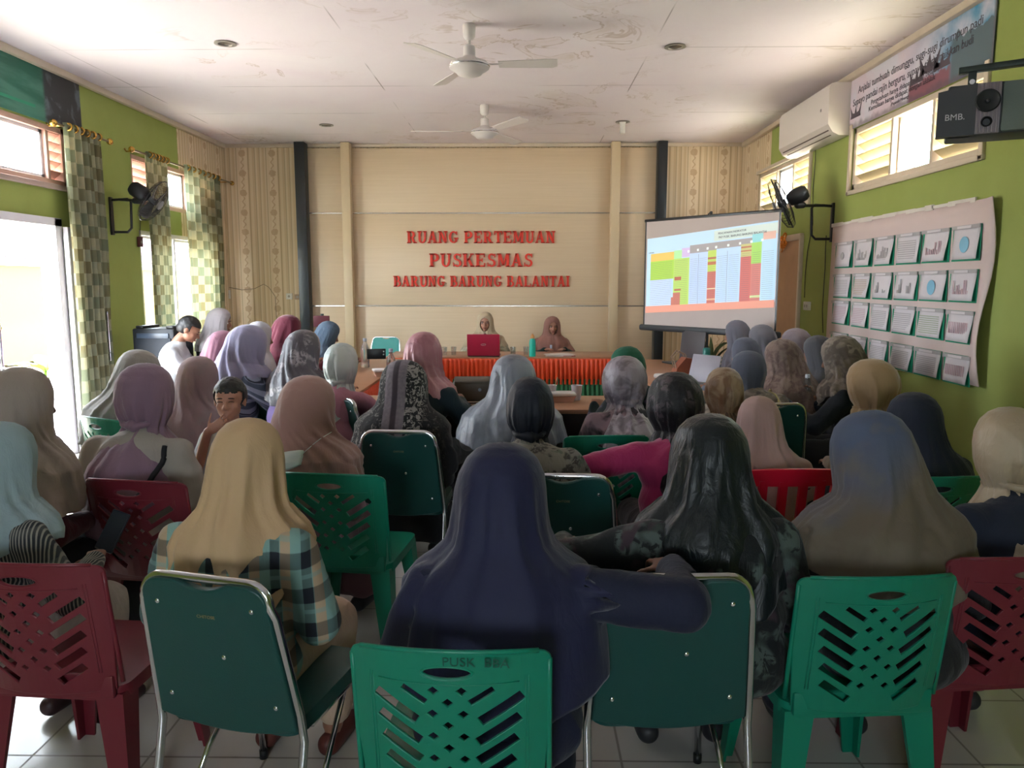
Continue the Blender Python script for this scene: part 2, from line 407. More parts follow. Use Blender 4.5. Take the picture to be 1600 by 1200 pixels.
# cornice
for i, (a, c, d) in enumerate([('trim_1', (XL+.03, (YB+YF)/2, ZC-.03), (.06, YB-YF, .06)), ('trim_2', (XR-.03, (YB+YF)/2, ZC-.03), (.06, YB-YF, .06)), ('trim_3', ((XL+XR)/2, YB-.02, ZC-.025), (XR-XL, .04, .05))]):
    b = B(); b.box(c, d, bev=.01); struct(b.obj(a, TRIM))
portal(XL-T-.02, (D1[0]+D1[1])/2, 1.08, D1[1]-D1[0], 2.16, (PI/2, 0, -PI/2))
portal(XL-T-.02, (TL1[0]+TL1[1])/2, 2.72, TL1[1]-TL1[0], .52, (PI/2, 0, -PI/2))
portal(XL-T-.02, (WL2[0]+WL2[1])/2, 1.45, WL2[1]-WL2[0], 1.4, (PI/2, 0, -PI/2))
portal(XL-T-.02, (TL2[0]+TL2[1])/2, 2.7, TL2[1]-TL2[0], .52, (PI/2, 0, -PI/2))
for h in (TR1, TR2): portal(XR+T+.02, (h[0]+h[1])/2, 2.72, h[1]-h[0], .54, (PI/2, 0, PI/2))

# ---- window fillings: frame, mullions, louvres, panes
def window_x(name, X, y0, y1, z0, z1, cells, fm, side=1, fw=.05, lmat=None, outer=True):
    """cells: list of (share, kind) along +Y; kinds: louvre, glass, open, panel, clear"""
    root = B()
    for (c, d) in [((X, (y0+y1)/2, z0+fw/2), (.12, y1-y0, fw)), ((X, (y0+y1)/2, z1-fw/2), (.12, y1-y0, fw)), ((X, y0+fw/2, (z0+z1)/2), (.12, fw, z1-z0)), ((X, y1-fw/2, (z0+z1)/2), (.12, fw, z1-z0))]:
        root.box(c, d, bev=.004)
    tot = sum(c[0] for c in cells); y = y0
    for i, (sh, kind) in enumerate(cells):
        ya, y = y, y+(y1-y0)*sh/tot
        if i: root.box((X, ya, (z0+z1)/2), (.11, fw*.8, z1-z0-.02), bev=.004)
    r = struct(root.obj(name, fm)); y = y0
    for i, (sh, kind) in enumerate(cells):
        ya, y = y, y+(y1-y0)*sh/tot
        a, c = ya+fw*.5, y-fw*.5
        if kind == 'louvre':
            b = B(); n = 5
            for k in range(n):
                zz = z0+fw+(z1-z0-2*fw)*(k+.55)/n
                b.box((X, (a+c)/2, zz), (.11, c-a, .008), rot=Euler((0, side*math.radians(38), 0)))
            b.obj('louvre_slats', lmat or PINKW, r)
        elif kind == 'glass':
            b = B(); b.box((X, (a+c)/2, (z0+z1)/2), (.006, c-a, z1-z0-2*fw)); b.obj('pane', GLASS, r, None)
        elif kind == 'sash':      # a pane in its own sash, with a pale green tint on one half
            b = B()
            for (cc, dd) in [((X, (a+c)/2, z0+fw+.015), (.04, c-a, .03)), ((X, (a+c)/2, z1-fw-.015), (.04, c-a, .03)), ((X, a+.015, (z0+z1)/2), (.04, .03, z1-z0-2*fw)), ((X, c-.015, (z0+z1)/2), (.04, .03, z1-z0-2*fw))]: b.box(cc, dd)
            f = b.obj('sash', WHITE, r)
            b = B(); b.box((X, (a+c)/2, (z0+z1)/2), (.006, c-a-.05, z1-z0-2*fw-.05)); b.obj('pane', GLASS, f, None)
        elif kind == 'open':      # sash swung outward
            b = B(); L = c-a; M = Matrix.Translation((X-side*.0, c, 0)) @ Matrix.Rotation(math.radians(62)*side, 4, 'Z')
            for (cc, dd) in [((0, -L/2, z0+fw+.025), (.035, L, .05)), ((0, -L/2, z1-fw-.025), (.035, L, .05)), ((0, -.025, (z0+z1)/2), (.035, .05, z1-z0-2*fw)), ((0, -L+.025, (z0+z1)/2), (.035, .05, z1-z0-2*fw))]:
                b.box(cc, dd)
            bmesh.ops.transform(b.b, matrix=M, verts=b.b.verts); f = b.obj('sash', fm, r)
            b = B(); b.box((0, -L/2, (z0+z1)/2), (.006, L-.08, z1-z0-2*fw-.08)); bmesh.ops.transform(b.b, matrix=M, verts=b.b.verts); b.obj('pane', FROST, f, None)
    return r
L1 = TL1[1]-TL1[0]
window_x('window_1', XL-.07, *TL1[:2], *TL1[2:], [(1.3, 'louvre'), (1.0, 'sash'), (1.02, 'sash'), (.30, 'louvre')], PINKW, -1)
window_x('window_2', XL-.07, *TL2[:2], *TL2[2:], [(.5, 'louvre'), (1.0, 'sash'), (.5, 'louvre')], PINKW, -1)
window_x('window_3', XL-.07, *WL2[:2], *WL2[2:], [(1, 'sash'), (1, 'sash')], WHITE, -1)
LV = plain('b9ac84', .6, name='cream_slats')
window_x('window_4', XR+.07, *TR1[:2], *TR1[2:], [(.95, 'louvre'), (.9, 'open'), (1.0, 'louvre')], TRIM, 1, lmat=LV)
window_x('window_5', XR+.07, *TR2[:2], *TR2[2:], [(.62, 'louvre'), (.6, 'sash'), (.7, 'louvre')], TRIM, 1, lmat=LV)
# sill and cracked plaster edge below the vent windows
b = B(); b.box((XL+.02, (TL1[0]+TL1[1])/2, TL1[2]-.02), (.05, L1+.1, .045), bev=.01); struct(b.obj('trim_4', plain('a89288', .8, name='plaster_sill')))
b = B(); b.box((XR-.012, (TR1[0]+TR1[1])/2, TR1[2]-.02), (.03, TR1[1]-TR1[0]+.1, .04), bev=.008)
b.box((XR-.012, TR1[0]-.02, (TR1[2]+TR1[3])/2), (.03, .05, TR1[3]-TR1[2]+.08), bev=.008); b.box((XR-.012, TR1[1]+.02, (TR1[2]+TR1[3])/2), (.03, .05, TR1[3]-TR1[2]+.08), bev=.008)
struct(b.obj('trim_5', TRIM))
b = B(); b.box((XR-.012, (TR2[0]+TR2[1])/2, TR2[3]+.02), (.03, TR2[1]-TR2[0]+.1, .045), bev=.008); b.box((XR-.012, TR2[0]-.02, (TR2[2]+TR2[3])/2), (.03, .05, .6), bev=.008)
struct(b.obj('trim_6', TRIM))

# ---- glass double door on the left
b = B(); y0, y1, _, zt = D1
b.box((XL-.06, (y0+y1)/2, zt-.03), (.16, y1-y0, .07)); b.box((XL-.06, y1-.05, zt/2), (.16, .10, zt)); b.box((XL-.06, y0+.03, zt/2), (.16, .06, zt))
door = struct(b.obj('door_1', WHITE))
def door_leaf(M, Wd, hz):
    b = B(); Hh = zt-.08
    for (c, d) in [((Wd/2, 0, .09), (Wd, .045, .18)), ((Wd/2, 0, Hh-.04), (Wd, .045, .08)), ((.04, 0, Hh/2), (.08, .045, Hh)), ((Wd-.04, 0, Hh/2), (.08, .045, Hh)), ((Wd/2, 0, .95), (Wd, .04, .06))]: b.box(c, d)
    bmesh.ops.transform(b.b, matrix=M, verts=b.b.verts); f = b.obj('door_leaf', WHITE, door)
    b = B(); b.box((Wd/2, 0, Hh/2), (Wd-.14, .006, Hh-.1)); bmesh.ops.transform(b.b, matrix=M, verts=b.b.verts); b.obj('pane', GLASS, f, None)
    b = B()
    for sgn in (-1, 1):
        b.cyl((Wd-hz, sgn*.07, .82), (Wd-hz, sgn*.07, 1.3), .013)
        for z in (.9, 1.22): b.cyl((Wd-hz, 0, z), (Wd-hz, sgn*.085, z), .011)
    bmesh.ops.transform(b.b, matrix=M, verts=b.b.verts); b.obj('door_handle', CHROME, f)
door_leaf(Matrix.Translation((XL+.06, y1-.02, .01)) @ Matrix.Rotation(math.radians(87), 4, 'Z'), .52, .08)
door_leaf(Matrix.Translation((XL-.06, y0+.08, .01)) @ Matrix.Rotation(PI/2, 4, 'Z'), 1.50, .08)
# ---- plain wooden door at the far end of the right wall
ya, yb_ = yr(1253, 400), 10.1
b = B(); b.box((XR-.015, (ya+yb_)/2, 1.03), (.03, yb_-ya, 2.06), bev=.004)
dr = struct(b.obj('door_2', plain('b08a68', .6, name='tan_plywood')))
b = B(); b.box((XR-.02, (ya+yb_)/2, 2.09), (.045, yb_-ya+.06, .07), bev=.006); b.box((XR-.02, ya-.02, 1.05), (.045, .04, 2.1), bev=.006)
b.obj('door_frame', TRIM, dr)

# ---- panelled stage wall: cream boards, battens, columns
def pan():
    s = N('cream_wood_grain_panel'); n = s.noise(5, 5, .6, mp=(.25, .25, 9)); n1 = s.noise(.7, 2)
    col = s.mix(n, lin('c6ae90'), lin('d4be9e'))
    s.bump(n, .05, .004); return s.done(col, .42, spec=.5)
PAN = pan()
PX0, PX1 = -3.05, 1.86
zA, zB_ = atY(750, 333, 10.95)[2], atY(750, 478, 10.95)[2]
b = B()
for (z0, z1) in ((0.02, zB_-.008), (zB_+.008, zA-.008), (zA+.008, ZC-.07)):
    for (x0, x1) in ((PX0, -2.50), (-2.42, 1.22), (1.30, PX1)):
        b.box(((x0+x1)/2, 10.965, (z0+z1)/2), (x1-x0, .05, z1-z0), bev=.003)
o = struct(b.obj('wall_back_panelling', PAN))
b = B()
for z in (zA, zB_): b.box(((PX0+PX1)/2, 10.955, z), (PX1-PX0, .04, .016))
struct(b.obj('trim_7', plain('c3bcb4', .25, 1.0, name='brushed_metal_strip')))
COLM = plain('c6b190', .5, name='cream_column_paint', var=.05)
for i, (x0, x1) in enumerate(((-2.52, -2.40), (1.19, 1.31))):
    b = B(); b.box(((x0+x1)/2, 10.88, ZC/2-.005), (x1-x0, .16, ZC-.01), bev=.006); struct(b.obj('wall_back_pilaster', COLM))
BLKC = plain('1e2326', .35, name='black_column_laminate', var=.2)
for (x0, x1) in ((-3.15, -3.01), (1.82, 1.945)):
    b = B(); b.box(((x0+x1)/2, 10.87, ZC/2-.005), (x1-x0, .2, ZC-.01), bev=.005); struct(b.obj('wall_back_column', BLKC))

# ---- outside: neighbour's wall and tiled roof, ground, greenery
GRD = plain('b6ada0', .9, name='pale_concrete_yard')
b = B(); b.box((-16, 8, -.12), (23.2, 40, .1)); struct(b.obj('yard_ground', GRD, smooth=None))
b = B(); b.box((13, 8, -.12), (19.4, 40, .1)); struct(b.obj('yard_ground_right', GRD, smooth=None))
YEL = plain('6a5200', .8, name='yellow_render')
h = empty('neighbour_house', (-10, 16, 0), 0, 'neighbouring house with yellow wall and tiled roof seen through the open glass door', 'house')
b = B(); b.box((-2.0, 0, 1.0), (4, 16, 2.0)); b.obj('wall', YEL, h, None)
b = B(); b.box((0.02, 0, 1.98), (.1, 16.2, .14)); b.obj('fascia', WHITE, h, None)
b = B()
for k in range(9):
    for j in range(54):
        b.cyl((.30-k*.30, -8+j*.3, 2.12+k*.19), (-.03-k*.30, -8+j*.3, 2.33+k*.19), .155, .13, 8)
b.obj('roof_tiles', plain('5e4c58', .7, name='pale_clay_tiles'), h)
b = B(); b.cyl((.3, -1.5, 2.2), (-2.8, 1.4, 4.1), .05, seg=8); b.obj('ridge_cap', plain('6a2f7a', .6, name='purple_ridge'), h)
def leafy(name, loc, n, hgt, ll, mat, label, cat, wdt=.05, rise=.6, seed=1):
    rnd = random.Random(seed); e = empty(name, loc, 0, label, cat)
    b = B()
    for i in range(n):
        a = rnd.uniform(0, 2*PI); L = ll*rnd.uniform(.6, 1); tilt = rnd.uniform(.25, 1.1)*rise
        base = Vector((math.cos(a)*.02, math.sin(a)*.02, hgt*rnd.uniform(.3, 1))); prev = None; side = Vector((-math.sin(a), math.cos(a), 0))
        ns = 6
        for k in range(ns+1):
            t = k/ns; out = L*(math.sin(tilt)*t+.25*t*t); up = L*(math.cos(tilt)*t-.5*t*t*tilt)
            c = base+Vector((math.cos(a)*out, math.sin(a)*out, up)); wd = wdt*math.sin(PI*min(.97, t*.9+.08))
            cur = (b.b.verts.new(c-side*wd+Vector((0, 0, wd*.4))), b.b.verts.new(c), b.b.verts.new(c+side*wd+Vector((0, 0, wd*.4))))
            if prev:
                b.b.faces.new((prev[0], cur[0], cur[1], prev[1])); b.b.faces.new((prev[1], cur[1], cur[2], prev[2]))
            prev = cur
    me = b.mesh('leaves', True); o = link('leaves', me, mat, e)
    md = o.modifiers.new('t', 'SOLIDIFY'); md.thickness = .002
    b = B(); b.lathe([(.09, 0), (.11, .02), (.14, .2), (.15, .26), (.13, .26), (.12, .22)], seg=20); b.obj('pot', plain('6b4636', .8, name='clay'), e)
    b = B()
    for k in range(4): b.tube([(.02*math.cos(k*1.6), .02*math.sin(k*1.6), .15), (.03*math.cos(k*1.6), .03*math.sin(k*1.6), hgt*.9+.05)], .008)
    b.obj('stem', plain('5a6b34', .7), e)
    return e
LEAF = plain('6f9a45', .5, name='green_leaf', var=.3); LEAF2 = plain('4b5a34', .6, name='dark_leaf', var=.3)
leafy('potted_plant', (-4.95, 7.85, -.07), 15, .78, .34, LEAF, 'leafy green potted plant standing outside the open glass door', 'plant', .07, 1.0, 3)
# ================================================================== CHAIRS
def curve_plate(outer, holes, ext, bev, name):
    """flat plate with holes in the XZ plane, centred on Y=0"""
    cu = bpy.data.curves.new('plate', 'CURVE'); cu.dimensions = '2D'; cu.fill_mode = 'BOTH'; cu.extrude = ext; cu.bevel_depth = bev; cu.bevel_resolution = 1
    for poly in [outer]+holes:
        sp = cu.splines.new('POLY'); sp.points.add(len(poly)-1); sp.use_cyclic_u = True
        for i, p in enumerate(poly): sp.points[i].co = (p[0], p[1], 0, 1)
    o = bpy.data.objects.new('plate', cu); C.objects.link(o); dg = bpy.context.evaluated_depsgraph_get()
    me = bpy.data.meshes.new_from_object(o.evaluated_get(dg)); bpy.data.objects.remove(o)
    me.transform(Matrix.Rotation(PI/2, 4, 'X')); me.name = name; return me
def rrect(x0, x1, z0, z1, r, n=5):
    rs = r if isinstance(r, (list, tuple)) else [r]*4; pts = []
    for (cx, cz, a, q) in ((x1-rs[0], z0+rs[0], -PI/2, rs[0]), (x1-rs[1], z1-rs[1], 0, rs[1]), (x0+rs[2], z1-rs[2], PI/2, rs[2]), (x0+rs[3], z0+rs[3], PI, rs[3])):
        for k in range(n+1): pts.append((cx+q*math.cos(a+PI/2*k/n), cz+q*math.sin(a+PI/2*k/n)))
    return pts
def oval(cx, cz, rx, rz, n=24): return [(cx+rx*math.cos(2*PI*k/n), cz+rz*math.sin(2*PI*k/n)) for k in range(n)]
BW, BT, BBOT = .215, .845, .44     # half width, top, bottom of the moulded back
def woven_back():
    outer = []
    n = 14
    outer += [(-BW+.02, BBOT), (BW-.02, BBOT)]
    outer += [(BW-.008, .6), (BW, .78)]
    for k in range(6): a = PI/2*k/5; outer.append((BW-.03+.03*math.cos(a), .808+.025*math.sin(a)))
    for k in range(1, n): x = (BW-.03)*(1-2*k/n); outer.append((x, .833+.012*(1-(x/(BW-.03))**2)))
    for k in range(6): a = PI/2+PI/2*k/5; outer.append((-BW+.03+.03*math.cos(a), .808+.025*math.sin(a)))
    outer += [(-BW, .78), (-BW+.008, .6)]
    holes = [oval(0, .795, .052, .0145)]
    def slot(xa, za, xb, zb, hw):
        dx, dz = xb-xa, zb-za; L = math.hypot(dx, dz); nx, nz = -dz/L*hw, dx/L*hw
        return [(xa+nx, za+nz), (xb+nx, zb+nz), (xb-nx, zb-nz), (xa-nx, za-nz)]
    sl = math.tan(math.radians(33)); p = .052
    for sgn in (-1, 1):
        for k in range(6):
            z = .735-k*p; xi = .158-.006*k; xe = .060 if k else .066
            if z-.0 < .5: continue
            holes.append(slot(sgn*xi, z, sgn*xe, z-(xi-xe)*sl, .0132))
        holes.append(slot(sgn*.098, .757, sgn*.045, .757-.053*sl, .0085))
    # diamonds of the woven middle
    q = .0145
    for r in range(9):
        z = .752-r*.0285
        cols = [0.0] if r % 2 else [-.033, .033]
        if r % 2 == 0 and r < 1: cols = [-.03, .03]
        for x in cols: holes.append([(x-q, z), (x, z+q*.85), (x+q, z), (x, z-q*.85)])
    me = curve_plate(outer, holes, .0025, .0018, 'backrest')
    bm_ = bmesh.new(); bm_.from_mesh(me)
    for k in range(1, 14): bmesh.ops.bisect_plane(bm_, geom=bm_.verts[:]+bm_.edges[:]+bm_.faces[:], plane_co=(-.215+.43*k/14, 0, 0), plane_no=(1, 0, 0))
    for k in range(1, 9): bmesh.ops.bisect_plane(bm_, geom=bm_.verts[:]+bm_.edges[:]+bm_.faces[:], plane_co=(0, 0, .44+.045*k), plane_no=(0, 0, 1))
    bm_.to_mesh(me); bm_.free()
    for v in me.vertices:   # gently hollow, leaning back
        v.co.y += -.22-(v.co.z-.44)*.16+(-.055*(v.co.x/BW)**2+.03)*-1
    return me
def plate_y(x, z): return -.22-(z-.44)*.16+.055*(x/BW)**2-.03
def plastic_chair_mesh():
    back = woven_back()
    b = B()     # raised rims and ribs on the back
    for s_ in (-1, 1):
        b.tube([(s_*(BW-.003), plate_y(BW, z)-.002, z) for z in (.46, .55, .65, .75, .81)], .007, 6)
        for dx in (.045, .052): b.tube([(s_*(BW-dx-.0), plate_y(BW-dx, z)-.004, z) for z in (.5, .6, .7, .78)], .0018, 5)
    b.tube([(x, plate_y(x, .84)-.001, .834+.011*(1-(x/.19)**2)) for x in [(-.19+.38*k/10) for k in range(11)]], .0055, 6)
    b.tube([(x, plate_y(x, .772)-.004, .768) for x in [(-.15+.3*k/8) for k in range(9)]], .0016, 5)
    b.tube([(p[0]*1.08, plate_y(p[0], p[1])-.004, .795+(p[1]-.795)*1.12) for p in oval(0, .795, .052, .0145)], .0022, 6, closed=True)
    rim = b.mesh('rim', True)
    b = B()
    outl = rrect(-.215, .215, -.21, .22, .05)
    b.prism(outl, -.012, .012, Matrix.Translation((0, 0, .43)) @ Matrix.Rotation(-PI/2, 4, 'X'))
    b.prism(rrect(-.213, .213, -.208, .218, .05), -.03, 0, Matrix.Translation((0, 0, .40)) @ Matrix.Rotation(-PI/2, 4, 'X'))
    b.box((0, -.215, .45), (.39, .02, .07), bev=.006)
    seat = b.mesh('seat', .6)
    legs = []
    for (sx, sy) in ((-1, -1), (1, -1), (-1, 1), (1, 1)):
        b = B(); x, y = sx*.19, sy*.19
        top, bot = [(0, 0), (-sx*.085, 0), (-sx*.085, -sy*.018), (-sx*.018, -sy*.018), (-sx*.018, -sy*.08), (0, -sy*.08)], None
        vt = [b.b.verts.new((x+p[0]+sx*.02, y+p[1]+sy*.015, .42)) for p in top]
        vb = [b.b.verts.new((x+p[0]*.5+sx*.045, y+p[1]*.5+sy*.05, 0)) for p in top]
        for i in range(6): b.b.faces.new((vt[i], vt[(i+1) % 6], vb[(i+1) % 6], vb[i]))
        b.b.faces.new(vt); b.b.faces.new(vb)
        legs.append(b.mesh('leg', .5))
    return back, rim, seat, legs
PC = plastic_chair_mesh()
def plastic(col, name='moulded_plastic'):
    s = N(name); c = lin(col); n = s.noise(6, 4)
    s.bump(s.noise(220, 2), .05, .001)
    return s.done(s.mix(n, tuple(v*.9 for v in c[:3])+(1,), tuple(v*1.08 for v in c[:3])+(1,)), .38, spec=.4)
PGREEN = plastic('0b7a60', 'green_plastic'); PMAROON = plastic('6c212c', 'maroon_plastic'); PRED = plastic('c8102e', 'red_plastic')
def inst(me, name, mat, parent):
    o = bpy.data.objects.new(name, me); C.objects.link(o); o.parent = parent
    if not me.materials: me.materials.append(mat)
    o.material_slots[0].link = 'OBJECT'; o.material_slots[0].material = mat
    return o
def plastic_chair(loc, rz, mat, label, group):
    e = empty('plastic_chair', loc, rz, label, 'chair', group)
    bk = inst(PC[0], 'backrest', mat, e); inst(PC[1], 'rim', mat, bk); inst(PC[2], 'seat', mat, e)
    for l in PC[3]: inst(l, 'leg', mat, e)
    return e
# -- padded chair on a chrome tube frame
VINYL = plain('0b423e', .42, name='dark_green_vinyl', var=.08, bump=.15, bscale=300); VINYLT = plain('11857c', .4, name='teal_vinyl', var=.06)
def tube_chair_mesh():
    lean = .20
    def by(z): return -.20-(z-.45)*lean
    hw = lambda z: .215-.035*max(0, (z-.45)/.43)
    # backrest panel with hand slot along the top edge and curved lower edge
    pts = []
    for k in range(13): x = -.20+.40*k/12; pts.append((x, .455-.03*(1-(x/.20)**2)))
    for k in range(7): a = PI/2*k/6; pts.append((.175-.05+.05*math.cos(a), .86-.05+.05*math.sin(a)))
    for k in range(9): x = .075-.15*k/8; pts.append((x, .86-.022*math.cos(PI*x/.15)))
    for k in range(7): a = PI/2+PI/2*k/6; pts.append((-.175+.05+.05*math.cos(a), .86-.05+.05*math.sin(a)))
    me = curve_plate(pts, [], .010, .005, 'backrest')
    for v in me.vertices: v.co.y += by(v.co.z)+.0
    b = B(); fr = []
    for z in (.02, .2, .42): fr.append((-.215, by(.45)-.0-(.42-z)*.22, z))
    for z in (.5, .6, .7, .78): fr.append((-hw(z)-.002, by(z), z))
    for k in range(7): a = PI-PI/2*k/6; fr.append((-.182+.06+.06*math.cos(a), by(.83), .808+.06*math.sin(a)))
    fr += [(-p[0], p[1], p[2]) for p in reversed(fr)]
    b.tube(fr, .0115, 10); frame = b.mesh('frame', True)
    b = B()
    screws = []
    for (x, z) in ((-.135, .80), (.135, .80), (-.155, .52), (.155, .52), (.03, .655)): q = B(); q.ball((x, by(z)-.016, z), (.007, .004, .007), 10); screws.append(q.mesh('screw', True))
    b.b.free()
    b = B(); b.prism(rrect(-.20, .20, -.20, .21, .05), -.025, .02, Matrix.Translation((0, 0, .445)) @ Matrix.Rotation(-PI/2, 4, 'X')); seat = b.mesh('seat', .6)
    legs = []
    for s_ in (-1, 1):
        b = B(); b.tube([(s_*.19, -.12, .42), (s_*.19, .1, .42), (s_*.2, .17, .40), (s_*.215, .24, .2), (s_*.225, .27, .015)], .011, 8); legs.append(b.mesh('leg', True))
        b = B(); b.tube([(s_*.17, .12, .41), (s_*.19, -.05, .25), (s_*.2, -.16, .1)], .009, 8); legs.append(b.mesh('leg_brace', True))
    b = B(); b.tube([(-.21, -.25, .2), (.21, -.25, .2)], .008); legs.append(b.mesh('crossbar', True))
    feet = []
    for (x, y) in ((-.215, -.29), (.215, -.29), (-.225, .27), (.225, .27)): q = B(); q.cyl((x, y, 0), (x, y, .03), .014); feet.append(q.mesh('rubber_foot', True))
    tx = text_mesh('CHITOSE', .013, .0005, 'CENTER'); tx.transform(Matrix.Translation((0, by(.765)-.0165, .765)) @ Matrix.Rotation(math.atan(lean), 4, 'X') @ Matrix.Rotation(PI/2, 4, 'X'))
    return me, frame, screws, seat, legs, feet, tx
TC = tube_chair_mesh()
GOLDT = plain('8a7a52', .5, name='dull_gold_print')
def tube_chair(loc, rz, label, group, vinyl=None, brand=True):
    e = empty('padded_chair', loc, rz, label, 'chair', group); v = vinyl or VINYL
    bk = inst(TC[0], 'backrest', v, e); [inst(x, 'screw', CHROME, bk) for x in TC[2]]
    if brand: inst(TC[6], 'maker_print', GOLDT, bk)
    inst(TC[1], 'frame', CHROME, e); inst(TC[3], 'seat', v, e)
    for l in TC[4]: inst(l, l.name.split('.')[0], CHROME, e)
    [inst(x, 'rubber_foot', BLACKP, e) for x in TC[5]]
    return e
def slat_chair(loc, rz, mat, label):
    e = empty('slatted_plastic_chair', loc, rz, label, 'chair')
    def f(x, z): return -.22-(z-.44)*.16+.05*(x/BW)**2-.03
    b = B(); n = 16
    rows = []
    for k in range(n+1):
        x = -.215+.43*k/n; zt = .845-.02*(x/.215)**2; row = []
        for (dy, z) in ((-.012, zt-.075+.012*(x/.215)**2), (-.012, zt), (.010, zt), (.010, zt-.075+.012*(x/.215)**2)): row.append(b.b.verts.new((x, f(x, z)+dy, z)))
        rows.append(row)
    for k in range(n):
        for j in range(4): b.b.faces.new((rows[k][j], rows[k][(j+1) % 4], rows[k+1][(j+1) % 4], rows[k+1][j]))
    b.b.faces.new(rows[0]); b.b.faces.new(rows[-1][::-1]); b.obj('back_band', mat, e)
    for x in (-.19, -.115, -.04, .04, .115, .19):
        b = B(); w_ = .022 if abs(x) > .15 else .017; xt = x*1.05
        v = [b.b.verts.new(p) for p in ((x-w_, f(x, .44)-.01, .43), (x+w_, f(x, .44)-.01, .43), (xt+w_, f(x, .8)-.01, .79), (xt-w_, f(x, .8)-.01, .79), (x-w_, f(x, .44)+.008, .43), (x+w_, f(x, .44)+.008, .43), (xt+w_, f(x, .8)+.008, .79), (xt-w_, f(x, .8)+.008, .79))]
        for q in ((0, 1, 2, 3), (4, 5, 6, 7), (0, 1, 5, 4), (1, 2, 6, 5), (2, 3, 7, 6), (3, 0, 4, 7)): b.b.faces.new([v[i] for i in q])
        b.obj('slat', mat, e)
    inst(PC[2], 'seat', mat, e)
    for l in PC[3]: inst(l, 'leg', mat, e)
    return e
def seat_at(px, py, rz, ztop=.84, off=.30):
    """floor point of a chair whose top rail middle is seen at a pixel"""
    P = atZ(px, py, ztop); d = Vector((-math.sin(rz), math.cos(rz), 0))*off
    return (P.x+d.x, P.y+d.y, 0)
R = math.radians
GP, GT = 'moulded plastic chairs', 'padded chairs on chrome frames'
plastic_chair(seat_at(698, 1017, R(-3)), R(-3), PGREEN, 'green plastic chair with PUSK BBA pencilled above its oval hand hole', GP)
ch = bpy.data.objects['plastic_chair']
tm = text_mesh('PUSK  BBA', .03, .0003, 'CENTER')
tm.transform(Matrix.Translation((.062, plate_y(.03, .822)-.0062, .815)) @ Matrix.Rotation(math.atan(.16), 4, 'X') @ Matrix.Rotation(PI/2, 4, 'X'))
link('handwriting', tm, plain('0b4a3a', .6, name='pencil_marks'), ch)
plastic_chair(seat_at(1386, 903, R(4)), R(4), PGREEN, 'green plastic chair under the woman in the long tie-dyed blue and brown veil', GP)
plastic_chair(seat_at(1612, 872, R(6)), R(6), PMAROON, 'maroon plastic chair cut off by the right edge behind the beige headscarf', GP)
plastic_chair(seat_at(28, 882, R(-4)), R(-4), PMAROON, 'maroon plastic chair at the left edge behind the striped shirt', GP)
plastic_chair(seat_at(200, 752, R(-8)), R(-8), PMAROON, 'maroon plastic chair behind the woman in the lilac knotted headscarf', GP)
plastic_chair(seat_at(514, 742, R(-7)), R(-7), PGREEN, 'green plastic chair behind the woman with a face mask hanging at her neck', GP)
plastic_chair(seat_at(950, 682, R(4)), R(4), PGREEN, 'green plastic chair behind the woman in the grey and pink satin scarf', GP)
plastic_chair(seat_at(1468, 747, R(5)), R(5), PGREEN, 'green plastic chair of which only the top edge shows by the green wall', GP)
plastic_chair(seat_at(150, 654, R(-28)), R(-28), PGREEN, 'green plastic chair between the beige-grey veil and the lilac knotted scarf', GP)
slat_chair(seat_at(1240, 733, R(3)), R(3), PRED, 'bright red plastic chair with upright back slats')
tube_chair(seat_at(318, 905, R(-14), .868, .28), R(-14), 'dark green chrome-framed chair behind the plaid shirt', GT)
tube_chair(seat_at(1062, 903, R(3), .868, .28), R(3), 'dark green chrome-framed chair beside the outstretched navy sleeve', GT)
tube_chair(seat_at(622, 675, R(-3), .868, .28), R(-3), 'dark green chrome-framed chair behind the black and white batik veil', GT)
tube_chair(seat_at(880, 744, R(-3), .868, .28), R(-3), 'dark green chrome-framed chair half hidden by the navy veil in front', GT)
tube_chair(seat_at(532, 622, R(-48), .868, .28), R(-48), 'dark green chrome-framed chair turned sideways beside the pink-beige veil', GT)
tube_chair(seat_at(1212, 632, R(3), .868, .28), R(3), 'dark green chrome-framed chair behind the camouflage blouse with a cream strap', GT)
SKYV = plain('5fb3bd', .12, name='glare_tinted_vinyl', var=.03, coat=1.0)  # window glare on dark green vinyl, painted in as a pale blue base colour
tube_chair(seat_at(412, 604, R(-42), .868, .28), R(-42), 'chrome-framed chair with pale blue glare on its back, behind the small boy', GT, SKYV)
tube_chair((atY(593, 545, 9.9)[0], 9.9, 0), R(172), 'teal chrome-framed chair standing empty behind the end of the skirted table', GT, VINYLT)
